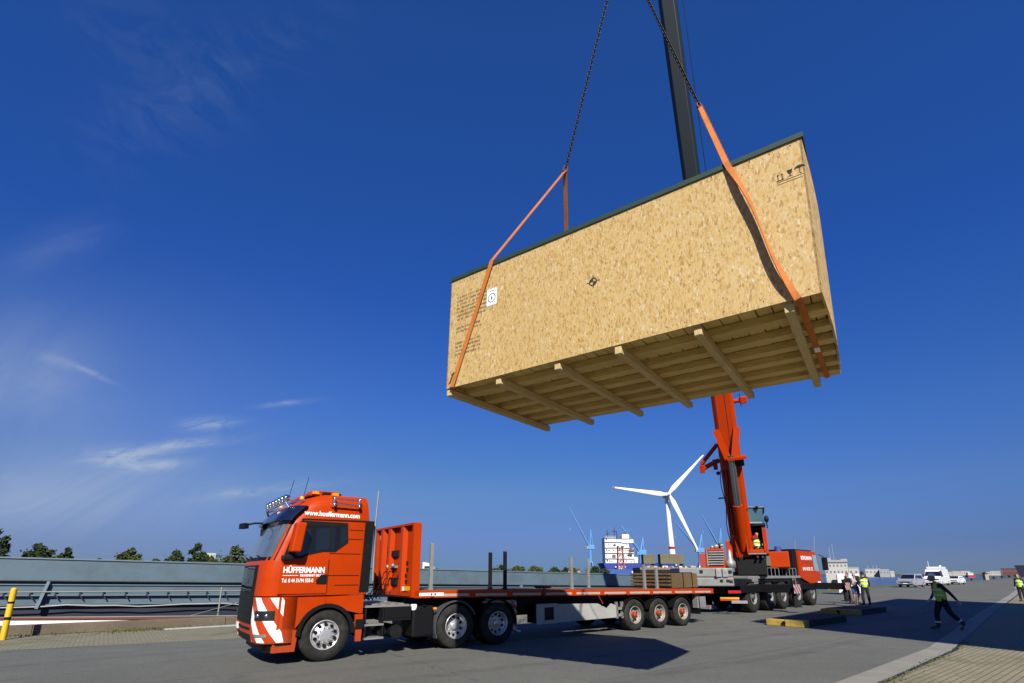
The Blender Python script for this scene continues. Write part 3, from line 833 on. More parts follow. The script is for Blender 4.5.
    m.path([p0, p1, p2], .022); m.obox(p2 + Vector((-.02, .1, -.02)), (.05, .02, 0), (-.03, .16, 0), (0, 0, .06)); m.path([p0 + Vector((-.05, 0, 0)), p0 + Vector((-.12, 0, -.15)), p0 + Vector((-.11, 0, -.30))], .04)
    m.build('kerb_mirror', M_black, t)
    # roof: lamp bar, beacons, horn, rack, antennas
    m = MB(); m.path([(-.92, .22, 3.12), (-.98, .3, 3.24), (-.98, 2.2, 3.24), (-.92, 2.28, 3.12)], .028); m.path([(-.96, .3, 3.2), (-.60, .3, 3.33)], .02); m.path([(-.96, 2.2, 3.2), (-.60, 2.2, 3.33)], .02)
    lb = m.build('lamp_bar', M_chrome, t)
    m = MB()
    for y in (.32, .62, .92, 1.22, 1.52, 1.82, 2.12):
        m = MB(); m.lathe([(.001, -.09), (.06, -.07), (.078, .0), (.082, .025), (.07, .04), (.001, .045)][::-1], (-.98, y, 3.33), (-1, 0, -.08), 18); m.build('spot_lamp', M_chrome, lb)
    m = MB()
    for y in (.30, 2.2): m = MB(); m.lathe([(.05, 0), (.05, .05), (.03, .08), (.001, .085)], (-.66, y, 3.32), (0, 0, 1), 14); m.build('beacon', M_amber, t)
    m = MB(); m.prism([(-.52, 3.44), (-.46, 3.55), (.14, 3.57), (.18, 3.44)], .35, 2.15); bb = m.build('roof_light_bar', M_or, t, .03)
    m = MB()
    for x in (-.44, .0): m.prism([(x - .02, 3.475), (x, 3.535), (x + .12, 3.54), (x + .14, 3.475)], .30, 2.2)
    m.build('bar_lens', M_amber, bb)
    m = MB(); m.prism([(-.24, 3.47), (-.22, 3.535), (-.04, 3.54), (-.04, 3.47)], .338, 2.162); m.prism([(.12, 3.47), (.11, 3.53), (.19, 3.53), (.2, 3.47)], .338, 2.162); m.build('bar_panel', M_black, bb)
    m = MB()
    for x in (-.06, .50):
        m.path([(x, .0, 3.22), (x, -.05, 3.22), (x, -.05, 3.39), (x, .10, 3.40)], .022); m.ball((x, -.06, 3.22), .035); m.ball((x, -.05, 3.36), .035)
    m.tube((-.14, -.05, 3.25), (.54, -.05, 3.24), .020); m.tube((-.06, -.05, 3.36), (.52, -.05, 3.34), .018)
    m.build('side_rack', M_chrome, t)
    m = MB(); m.tube((-.86, .6, 3.4), (-.80, .56, 3.78), .006); m.build('antenna', M_black, t)
    m = MB(); m.tube((-.60, .4, 3.45), (-.54, .38, 3.85), .006); m.build('antenna', M_black, t)
    m = MB(); m.tube((1.0, .15, 1.6), (.98, .15, 2.9), .025); m.tube((.98, .15, 2.9), (1.01, .16, 3.65), .018); m.build('rear_antenna', M_galv, t)
    # chassis
    m = MB()
    for y in (.75, 1.65): m.box(-.9, 5.0, y, y + .1, .72, .98)
    for x in (1.0, 2.2, 3.8, 4.9): m.box(x, x + .12, .85, 1.65, .76, .94)
    m.box(-.4, .4, .3, 2.2, .42, .6); m.box(-.9, .8, .5, 2.0, .7, 1.28)
    for x in (3.15, 4.4): m.tube((x, .3, .5), (x, 2.2, .5), .09)
    ch = m.build('chassis', M_dark, t)
    m = MB(); m.box(.80, 1.95, .18, 2.3, 1.02, 1.06); m.build('deck_plate', M_galv, t)
    m = MB()
    for k in range(5): m.box(.86 + k * .22, .98 + k * .22, .30, 1.2, 1.062, 1.085)
    m.build('tread_plate', M_galv, t)
    m = MB(); m.box(1.30, 1.95, .06, .62, .72, 1.02); m.box(1.34, 1.9, .05, .06, .78, .98); bb2 = m.build('battery_box', M_black, t, .02)
    m = MB(); m.box(1.98, 2.10, .08, .2, .92, 1.06); m.build('junction_box', M_white, t, .02)
    m = MB(); m.tube((.98, .30, .50), (.98, 1.0, .50), .14, 16); m.tube((1.62, .12, .48), (1.62, .8, .48), .15, 20); m.tube((1.30, .18, .50), (1.30, .8, .50), .10, 18)
    m.build('air_tank', M_dark, t)
    m = MB(); m.box(2.0, 2.56, .08, .70, .32, 1.02); m.tube((2.28, .08, 1.02), (2.28, .08, 1.04), .05); m.build('fuel_tank', M_black, t, .05, 3)
    m = MB(); m.box(.84, 1.28, .04, .30, .64, .68); m.build('step', M_galv, t)
    m = MB(); m.box(.84, 1.28, .02, .30, .36, .40); m.build('step', M_galv, t)
    m = MB(); m.box(.84, .87, .05, .28, .36, 1.0); m.box(1.25, 1.28, .05, .28, .36, 1.0); m.build('step_bracket', M_dark, t)
    m = MB(); m.lathe([(.62, 0), (.62, .05), (.58, .09), (.001, .10)], (3.7, 1.25, 1.05), (0, 0, 1), 28); m.box(3.2, 4.1, .8, 1.7, .97, 1.06); m.build('fifth_wheel', M_dark, t)
    # coiled air and power lines behind the cab
    m = MB()
    for j, y in enumerate((.9, 1.2, 1.5)):
        pts = []
        for k in range(60):
            u = k / 59; a = k * 1.25
            base = Vector((.85 + u * 1.05, y + .1 * math.sin(u * 3), 1.60 + .25 * u - .55 * math.sin(u * math.pi)))
            pts.append(base + Vector((0, .04 * math.cos(a), .04 * math.sin(a))))
        m = MB(); m.path(pts, .012, 5); m.build('air_line', M_black, t)
    # mudguards of the drive axle
    for y0, y1 in ((.02, .62), (1.88, 2.48)):
        m = MB(); a0, a1 = 25, 205
        pr = [(3.15 + .60 * math.cos(R(k)), .52 + .60 * math.sin(R(k))) for k in range(a0, a1 + 1, 12)]; pi = [(3.15 + .57 * math.cos(R(k)), .52 + .57 * math.sin(R(k))) for k in range(a0, a1 + 1, 12)]
        for k in range(len(pr) - 1): m.prism([pr[k], pr[k + 1], pi[k + 1], pi[k]], y0, y1)
        m.build('mudguard', M_grey, t)
        m = MB()
        pr = [(4.4 + .60 * math.cos(R(k)), .52 + .60 * math.sin(R(k))) for k in range(-5, 160, 12)]; pi = [(4.4 + .57 * math.cos(R(k)), .52 + .57 * math.sin(R(k))) for k in range(-5, 160, 12)]
        for k in range(len(pr) - 1): m.prism([pr[k], pr[k + 1], pi[k + 1], pi[k]], y0, y1)
        m.build('mudguard', M_black, t)
    m = MB(); m.box(2.50, 2.58, .005, .04, .93, .98); m.build('side_marker', M_amber, t)
    for x, r, d, tw, hub in ((0, .52, .03, False, M_dark), (3.15, .515, .15, True, M_rim), (4.40, .515, .13, True, M_rim)):
        make_wheel(t, x, r, .30, .02, -1, d, .30, hub, .10, tw)
        make_wheel(t, x, r, .30, 2.48, 1, d, .29, hub, .10, tw)
    return t


build_tractor()


# ---------------------------------------------------------------- the flatbed trailer
def build_trailer():
    t = thing('flatbed_trailer', 'orange flatbed trailer with a tall headboard, behind the tractor unit', 'trailer', TO, TANG)
    ztop = lambda x: 1.37 - (x - 2.0) * .0125
    # sloping deck of planks between the side rails
    def slab(m, x0, x1, y0, y1, dz0, dz1, mi=0):
        vs = [(x, y, ztop(x) + d) for x in (x0, x1) for y in (y0, y1) for d in (dz0, dz1)]
        m.add(vs, [(0, 1, 3, 2), (4, 6, 7, 5), (0, 4, 5, 1), (2, 3, 7, 6), (0, 2, 6, 4), (1, 5, 7, 3)], mi)
    m = MB()
    for k in range(10): slab(m, 2.05, 14.15, .10 + k * .235, .325 + k * .235, -.045, .004)
    m.build('deck', M_plank, t)
    for y0, y1 in ((0, .09), (2.46, 2.55)):
        m = MB(); slab(m, 1.98, 14.2, y0, y1, -.17, .0); sr = m.build('side_rail', M_or, t, .008)
        m = MB()
        for k in range(10):
            x = 2.5 + k * 1.17; slab(m, x, x + .98, (y0 - .004) if y0 == 0 else y1 - .01, y0 + .01 if y0 == 0 else y1 + .004, -.135, -.075)
        m.build('reflector_strip', M_wbox, sr)
        m = MB()
        for k in range(14): slab(m, 2.4 + k * .86, 2.48 + k * .86, (y0 - .012) if y0 == 0 else y1 - .01, y0 + .01 if y0 == 0 else y1 + .012, -.165, -.145)
        m.build('lashing_ring', M_dark, sr)
    m = MB(); slab(m, 1.98, 2.06, .09, 2.46, -.17, .0); m.build('end_rail', M_or, t)
    m = MB(); slab(m, 14.12, 14.2, .09, 2.46, -.17, .0); m.build('end_rail', M_or, t)
    m = MB()
    for y in (.72, 1.72):
        m.prism([(2.1, 1.18), (14.1, 1.04), (14.1, .82), (9.2, .82), (6.0, .62), (5.0, .62), (4.9, 1.02), (2.1, 1.04)], y, y + .12)
    for x in [2.6 + .8 * k for k in range(14)]: m.box(x, x + .08, .08, 2.47, ztop(x) - .165, ztop(x) - .05)
    m.build('main_beam', M_dark, t)
    # headboard: panel, ribs, top rail, side posts
    m = MB(); zt = 2.95
    m.box(2.02, 2.06, .06, 2.44, 1.30, zt - .03)
    hb = m.build('headboard', M_or, t)
    m = MB()
    m.box(1.90, 2.10, .0, .10, 1.22, zt); m.box(1.95, 2.07, 2.40, 2.50, 1.22, zt)
    for y in (.72, 1.50, 1.98): m.prism([(y - .12, 0)] and [(2.02, y - .14), (1.91, y - .07), (1.91, y + .07), (2.02, y + .14)], 1.30, zt - .05, plane='xy')
    m.box(1.92, 2.08, .05, 2.45, zt - .04, zt + .02); m.box(1.92, 2.02, .1, 2.4, 1.24, 1.34)
    m.build('headboard_frame', M_or, hb, .006)
    m = MB(); m.box(1.975, 2.022, 1.04, 1.44, 2.18, 2.34)
    for k in range(7): m.box(1.955, 1.975, 1.06 + k * .055, 1.085 + k * .055, 2.19, 2.33)
    m.build('vent_grille', M_dark, hb)
    m = MB()
    for y, z in [(.52, 2.02), (.50, 1.86), (.56, 1.72), (.54, 1.58), (1.65, 1.98), (1.62, 1.78), (1.66, 1.62), (1.3, 1.62), (1.14, 1.5), (1.42, 1.70), (1.0, 1.7)]:
        m = MB(); m.box(1.985, 2.021, y - .03, y + .03, z - .035, z + .035); m.build('coupling', M_dark, hb)
    m = MB(); m.box(1.97, 2.021, 1.05, 1.42, 1.48, 1.66); m.build('coupling', M_dark, hb)
    m = MB(); m.box(1.94, 2.021, 1.10, 1.66, 1.90, 1.96); m.ball((1.92, 1.18, 1.96), .05); m.ball((1.92, 1.5, 1.93), .06); m.build('socket_rail', M_galv, hb)
    m = MB(); m.box(1.895, 1.899, .25, .52, 1.36, 1.46); m.box(2.01, 2.0199, .25, .52, 1.36, 1.46); m.build('warning_plate', M_yellow, hb)
    m = MB(); m.box(1.893, 1.8948, .40, .52, 1.36, 1.46); m.build('plate_white', M_white, hb)
    m = MB(); m.box(2.014, 2.0197, 2.24, 2.34, 2.66, 2.86); m.box(2.014, 2.0197, .14, .22, 2.62, 2.86); m.build('slot_plate', M_wbox, hb)
    m = MB(); m.box(2.1, 2.75, -.006, .0, ztop(2.4) - .12, ztop(2.4) - .05); m.build('makers_plate', M_white, t)
    m = MB()
    for x in (2.42, 2.52): m.tube((x, -.009, ztop(2.4) - .085), (x, -.004, ztop(2.4) - .085), .026, 12)
    m.build('plate_badge', M_lblue, t)
    # stakes standing in the deck
    for x, y, h, mt in ((2.55, .3, 1.14, M_galv), (2.6, 2.3, .52, M_galv), (4.86, 1.1, 1.02, M_dark), (5.13, .75, 1.05, M_dark), (7.23, .25, .95, M_galv), (9.39, 1.7, 1.0, M_galv), (10.47, .16, .80, M_galv), (11.12, .16, .72, M_galv)):
        m = MB(); zz = ztop(x); m.box(x - .045, x + .045, y - .035, y + .035, zz, zz + h); m.box(x - .055, x + .055, y - .045, y + .045, zz, zz + .05)
        m.build('stake', mt, t, .006)
    m = MB()
    pts = []
    for k in range(70): pts.append(Vector((6.05 + .5 * random.random(), .30 + .4 * random.random(), ztop(6) + .03 + .07 * random.random())))
    m.path(pts, .018, 5); m.path([(6.05, .15, ztop(6) + .04), (5.95, -.02, ztop(6)), (5.9, -.03, ztop(6) - .15)], .03, 6)
    m.build('lashing_chain', M_rust, t)
    m = MB(); m.path([(8.05, -.02, ztop(8) - .16), (8.25, .0, ztop(8) - .40), (8.3, .05, ztop(8) - .42)], .018, 5); m.build('loose_strap', M_redl, t)
    # landing legs, side locker, lower side panel
    for y in (.25, 2.15):
        m = MB(); m.box(5.02, 5.16, y, y + .14, .28, 1.06); m.prism([(4.55, 1.02), (4.62, 1.06), (5.1, .62), (5.04, .56)], y + .03, y + .09); m.box(4.94, 5.24, y - .08, y + .22, .24, .28); m.build('landing_leg', M_hazard2 if y < 1 else M_dark, t)
    m = MB(); m.tube((4.1, .18, 1.10), (5.0, .18, .98), .045); m.box(4.0, 4.9, .12, .20, 1.02, 1.07); m.build('crank_rod', M_galv, t)
    m = MB(); m.box(5.74, 6.02, .09, .13, .40, .94); m.box(6.38, 6.5, .09, .13, .40, .94); m.box(6.02, 6.38, .09, .13, .84, .94); m.box(6.02, 6.38, .09, .13, .40, .50); lk = m.build('side_locker', M_wbox, t, .006)
    m = MB(); m.box(5.8, 6.45, .131, .6, .42, .92); m.build('locker_recess', M_redl if False else M_dark, lk)
    m = MB(); m.prism([(6.5, .42), (6.5, .92), (8.15, .88), (8.55, .72), (8.75, .86), (8.95, .80), (8.95, .44)], .10, .14); m.build('side_guard', M_wbox, t, .004)
    m = MB(); m.box(8.95, 9.5, .12, .17, .66, .74); m.box(8.95, 9.5, .12, .17, .46, .54); m.box(9.0, 9.06, .12, .2, .40, .90); m.box(9.25, 9.31, .12, .2, .40, .90); m.build('guard_bar', M_galv, t)
    # axles
    m = MB()
    for x in (9.78, 11.02, 12.30): m.tube((x, .2, .49), (x, 2.35, .49), .075); m.prism([(x - .5, .70), (x + .35, .56), (x + .35, .46), (x - .5, .6)], .62, .72); m.prism([(x - .5, .70), (x + .35, .56), (x + .35, .46), (x - .5, .6)], 1.83, 1.93)
    m.build('axle', M_dark, t)
    for x in (9.78, 11.02, 12.30):
        for y0, y1 in ((.03, .46), (2.09, 2.52)):
            m = MB()
            pr = [(x + .57 * math.cos(R(k)), .50 + .53 * math.sin(R(k))) for k in range(15, 166, 10)]; pi = [(x + .55 * math.cos(R(k)), .50 + .51 * math.sin(R(k))) for k in range(15, 166, 10)]
            for k in range(len(pr) - 1): m.prism([pr[k], pr[k + 1], pi[k + 1], pi[k]], y0, y1)
            m.build('mudguard', M_black, t)
        make_wheel(t, x, .48, .38, .03, -1, .12, .275, M_ordull, .085, False, M_dusty)
        make_wheel(t, x, .48, .38, 2.52, 1, .12, .275, M_ordull, .085, False, M_dusty)
    # tail: light board, underrun bar, mud flap
    m = MB(); m.box(14.02, 14.10, .1, 2.45, .48, .62); m.box(13.7, 14.05, .5, .6, .5, 1.0); m.box(13.7, 14.05, 1.95, 2.05, .5, 1.0); m.build('underrun_bar', M_galv, t, .006)
    for y in (.10, 2.05):
        m = MB(); m.box(14.1, 14.16, y, y + .4, .50, .62); m.build('rear_light', M_redl, t, .01)
    m = MB(); m.box(13.30, 13.34, .05, .45, .35, .95); m.build('mud_flap', M_black, t)
    m = MB(); m.box(13.25, 13.75, .06, .3, .55, .95); m.build('tool_box', M_galv, t, .02)


build_trailer()


def build_planks():
    t = thing('plank_stack', 'stack of brown timber planks on the rear of the flatbed trailer', 'planks', TO, TANG)
    zt = 1.37 - (11 - 2.0) * .0125 + .012
    m = MB(); rr = random.Random(3)
    for j in range(4):
        z = zt + .02 + j * .125
        for k in range(9):
            x0 = 12.15 + rr.uniform(-.04, .04); m.box(x0, 13.85 + rr.uniform(-.15, .1), .42 + k * .20, .60 + k * .20, z + .045, z + .118)
    m.build('plank', M_plank, t, .006, 1)
    m = MB()
    for j in range(4):
        z = zt + .02 + j * .125
        for x in (12.35, 13.0, 13.5): m.box(x, x + .08, .415, 2.24, z, z + .045)
    m.build('spacer', M_joist, t)
    m = MB(); 
    for x in (12.9, 13.45): m.box(x, x + .05, .375, 2.26, zt, zt + .54); 
    m.build('band', M_dark, t)
    m = MB(); m.box(12.25, 13.8, .38, .412, zt + .0, zt + .50); m.build('facing_board', M_plank, t)


build_planks()


# ---------------------------------------------------------------- the crate, its straps and chains
CRM = Matrix(((.81183833, .58387978, .0017111), (-.5834335, .81132572, -.03682296), (-.02288844, .02889598, .99932034)))
CRO = Vector((2.96103976, 4.29748086, 4.36091628)); CL, CHt, CW = 4.816, 1.758, 2.73
CRW = Matrix.Translation(CRO) @ CRM.to_4x4()


def build_crate():
    t = thing('wooden_crate', 'huge chipboard crate with a slatted timber base hanging in the air from orange straps', 'crate')
    t.matrix_world = CRW
    e = .008
    m = MB()
    # the four walls of board; the right end bulges a little
    def wall(m, a, b, n=10, th=.022, bul=0.0, nrm=Vector((0, 0, 0))):
        a, b = Vector(a), Vector(b); out = []
        for z in (0, 1):
            for k in range(n + 1):
                p = a.lerp(b, k / n) + nrm * bul * math.sin(math.pi * k / n) * (1 - .0 * z) + Vector((0, 0, z * CHt)); out.append(p)
        inn = [p - nrm * th for p in out]; N1 = n + 1
        m.add(out + inn, [(i, i + 1, N1 + i + 1, N1 + i) for i in range(n)] + [(2 * N1 + i + 1, 2 * N1 + i, 3 * N1 + i, 3 * N1 + i + 1) for i in range(n)] + [(i + 1, i, 2 * N1 + i, 2 * N1 + i + 1) for i in range(n)] + [(N1 + i, N1 + i + 1, 3 * N1 + i + 1, 3 * N1 + i) for i in range(n)] + [(0, N1, 3 * N1, 2 * N1), (n, 2 * N1 + n, 3 * N1 + n, N1 + n)])
    wall(m, (-CL, 0, 0), (0, 0, 0), 4, .022, 0, Vector((0, -1, 0)))
    m.build('side_board', M_osb, t)
    m = MB(); wall(m, (0, 0.0, 0), (0, CW, 0), 10, .02, .035, Vector((1, 0, 0))); m.build('end_board', M_osb, t)
    m = MB(); wall(m, (0, CW, 0), (-CL, CW, 0), 4, .022, 0, Vector((0, 1, 0))); m.build('side_board', M_osb, t)
    m = MB(); wall(m, (-CL, CW, 0), (-CL, 0, 0), 4, .02, 0, Vector((-1, 0, 0))); m.build('end_board', M_osb, t)
    # board seams with nail heads
    m = MB(); m.box(-CL + .005, -CL + .012, -.0022, 0, .02, CHt - .03); m.box(-.012, -.005, -.0022, 0, .02, CHt - .03)
    rr = random.Random(4)
    m2 = MB()
    for k in range(24):
        for z in (.06, CHt - .06):
            x = -CL + .12 + k * .2 + rr.uniform(-.02, .02); m2.tube((x, -.003, z + rr.uniform(-.01, .01)), (x, .002, z), .006, 6)
    m2.build('nail_head', M_ink2, t)
    # roof: dark green sheet lapping over the edge
    m = MB(); m.box(-CL - .015, .02, -.018, CW + .018, CHt + .002, CHt + .03); m.box(-CL - .015, .02, -.018, -.006, CHt - .028, CHt + .002); m.build('roof_sheet', M_green, t)
    # base: cross boards (floor), lengthwise joists, then the squared skids underneath
    m = MB(); k = 0; x = -CL + .024; 
    while x < -.04:
        w = rr.uniform(.14, .20); m.box(x, min(x + w - .012, -.022), .03, CW - .03, .092 + rr.uniform(-.005, .005), .115); x += w
    m.build('floor_board', M_under, t)
    for j, (y, w) in enumerate(((.40, .09), (.86, .09), (1.28, .09), (1.70, .09), (2.12, .09), (2.50, .12))):
        m = MB(); m.box(-CL - .012 + rr.uniform(-.006, .006), .012 + rr.uniform(-.008, .008), y, y + w * 1.8, -.004, .088); m.build('joist', M_joist, t, .006)
    for x in (-.29, -1.165, -2.08, -2.92, -3.87, -4.78):
        m = MB(); m.box(x - .042, x + .042, .012 + rr.uniform(0, .03), CW + .10 + rr.uniform(0, .06), -.105, -.013); m.build('skid', M_skid, t, .008)
    # stencil marks: text block, transport symbols, target mark, label sheet
    par = t
    def tline(txt, size, x, z, wd, mt=M_ink2): return place_text('stencil_text', txt, size, (x, -.0028, z), (1, 0, 0), (0, 0, 1), mt, par, width=wd)
    rows = ['CASE No. 01', 'GROSS kg', 'NET kg', 'L x W x H cm', 'FRAGILE', 'HANDLE WITH CARE']
    m = MB(); rr2 = random.Random(12)
    # the block of lettering is too small to read: broken dark dashes the size of the words
    for r_, (z, n0) in enumerate([(1.40, 8), (1.34, 8), (1.28, 6), (1.22, 7), (1.16, 8), (1.10, 7), (1.04, 6), (.90, 7), (.84, 5), (.66, 5), (.60, 6), (.54, 5), (.48, 4)]):
        x = -CL + .14; xe = x + .62 - (.15 if z < .95 else 0)
        while x < xe:
            w = rr2.uniform(.018, .032)
            if rr2.random() > .14:
                hgt = .030; k_ = rr2.randint(0, 3)
                m.box(x, x + .006, -.0026, -.0001, z, z + hgt)
                if k_ != 0: m.box(x + .006, x + w - .007, -.0026, -.0001, z + hgt - .006, z + hgt)
                if k_ != 1: m.box(x + .006, x + w - .007, -.0026, -.0001, z + hgt * .45, z + hgt * .45 + .006)
                if k_ > 1: m.box(x + w - .012, x + w - .006, -.0026, -.0001, z, z + hgt * .5)
            x += w
    m.build('stencil_text', M_ink2, t)
    m = MB(); x0, z0 = .0, .0     # stacked arrows, goblet, umbrella
    for k in (0, 1):
        xx = x0 + k * .07
        m.box(xx - .006, xx + .006, -.003, -.0001, z0 - .06, z0 + .02); m.prism([(xx - .018, z0 + .02), (xx, z0 + .05), (xx + .018, z0 + .02)], -.003, -.0001)
    m.box(x0 - .03, x0 + .10, -.003, -.0001, z0 - .08, z0 - .068)
    xx = x0 + .20; m.prism([(xx - .045, z0 + .06), (xx + .045, z0 + .06), (xx + .03, z0 - .005), (xx + .008, z0 - .02), (xx + .008, z0 - .055), (xx + .03, z0 - .065), (xx - .03, z0 - .065), (xx - .008, z0 - .055), (xx - .008, z0 - .02), (xx - .03, z0 - .005)], -.003, -.0001)
    xx = x0 + .36; m.prism([(xx - .09, z0 + .02)] + [(xx - .09 * math.cos(R(a)), z0 + .02 + .06 * math.sin(R(a))) for a in range(15, 180, 15)] + [(xx + .09, z0 + .02), (xx + .045, z0 + .035), (xx, z0 + .02), (xx - .045, z0 + .035)], -.003, -.0001)
    m.box(xx - .004, xx + .004, -.003, -.0001, z0 - .07, z0 + .02); m.box(xx - .004, xx + .03, -.003, -.0001, z0 - .078, z0 - .07)
    m.box(x0 - .03, x0 + .42, -.003, -.0001, z0 - .105, z0 - .100); m.box(x0 - .02, x0 + .40, -.003, -.0001, z0 - .15, z0 - .146)
    m.v = [(-.245 + x_ * .55, y_, 1.385 + z_ * .62) for x_, y_, z_ in m.v]
    m.build('transport_symbols', M_ink, t)
    m = MB(); cx, cz = -2.375, .922
    for k in range(24):
        a0, a1 = R(k * 15), R(k * 15 + 15); q4 = (k // 6) % 2
        r0, r1 = (.0, .055) if q4 else (.043, .055)
        m.prism([(cx + r1 * math.cos(a0), cz + r1 * math.sin(a0)), (cx + r1 * math.cos(a1), cz + r1 * math.sin(a1)), (cx + r0 * math.cos(a1), cz + r0 * math.sin(a1) + 1e-5), (cx + r0 * math.cos(a0), cz + r0 * math.sin(a0))], -.003, -.0001)
    m.box(cx - .09, cx - .055, -.003, -.0001, cz - .004, cz + .004); m.box(cx + .055, cx + .09, -.003, -.0001, cz - .004, cz + .004); m.box(cx - .004, cx + .004, -.003, -.0001, cz + .055, cz + .09); m.box(cx - .004, cx + .004, -.003, -.0001, cz - .09, cz - .055)
    m.build('centre_mark', M_ink, t)
    m = MB(); m.prism([(-CL + .05, .07), (-CL + .08, .07), (-CL + .13, .20), (-CL + .16, .16), (-CL + .15, .24), (-CL + .08, .20), (-CL + .10, .19)], -.003, -.0001); m.build('corner_arrow', M_ink, t)
    m = MB(); m.box(-4.09, -3.91, -.004, -.0001, 1.10, 1.36); lab = m.build('paper_label', M_white, t)
    m = MB(); cx, cz = -4.0, 1.215
    for k in range(28):
        a0, a1 = R(k * 360 / 28), R((k + 1) * 360 / 28)
        for r0, r1 in ((.058, .070), ):
            m.prism([(cx + r1 * math.cos(a0), cz + r1 * math.sin(a0)), (cx + r1 * math.cos(a1), cz + r1 * math.sin(a1)), (cx + r0 * math.cos(a1), cz + r0 * math.sin(a1)), (cx + r0 * math.cos(a0), cz + r0 * math.sin(a0))], -.0055, -.004)
    m.box(cx - .012, cx + .012, -.0055, -.004, cz - .025, cz + .022); m.box(cx - .05, cx + .05, -.0055, -.004, 1.32, 1.328); m.build('label_seal', M_lblue, lab)


def ribbon(m, pts, w, th, widths=None):
    """flat webbing along pts; each entry (point, width direction)"""
    vs = []
    for i, (p, wd) in enumerate(pts):
        p, wd = Vector(p), Vector(wd).normalized()
        a = pts[max(0, i - 1)][0]; b = pts[min(len(pts) - 1, i + 1)][0]
        tn = (Vector(b) - Vector(a)).normalized(); wd = (wd - tn * wd.dot(tn)).normalized(); nn = tn.cross(wd).normalized()
        for su, sv in ((-1, -1), (1, -1), (1, 1), (-1, 1)): vs.append(p + wd * su * w / 2 + nn * sv * th / 2)
    n = len(pts); fs = []
    for i in range(n - 1):
        for k in range(4): fs.append((4 * i + k, 4 * i + (k + 1) % 4, 4 * (i + 1) + (k + 1) % 4, 4 * (i + 1) + k))
    fs += [(3, 2, 1, 0), tuple(range(4 * n - 4, 4 * n))]
    m.add(vs, fs)


HOOK = Vector((-2.283, 1.365, 8.06)); JL = Vector((-3.505, 1.365, 4.055)); JR = Vector((-1.2255, 1.365, 4.0))


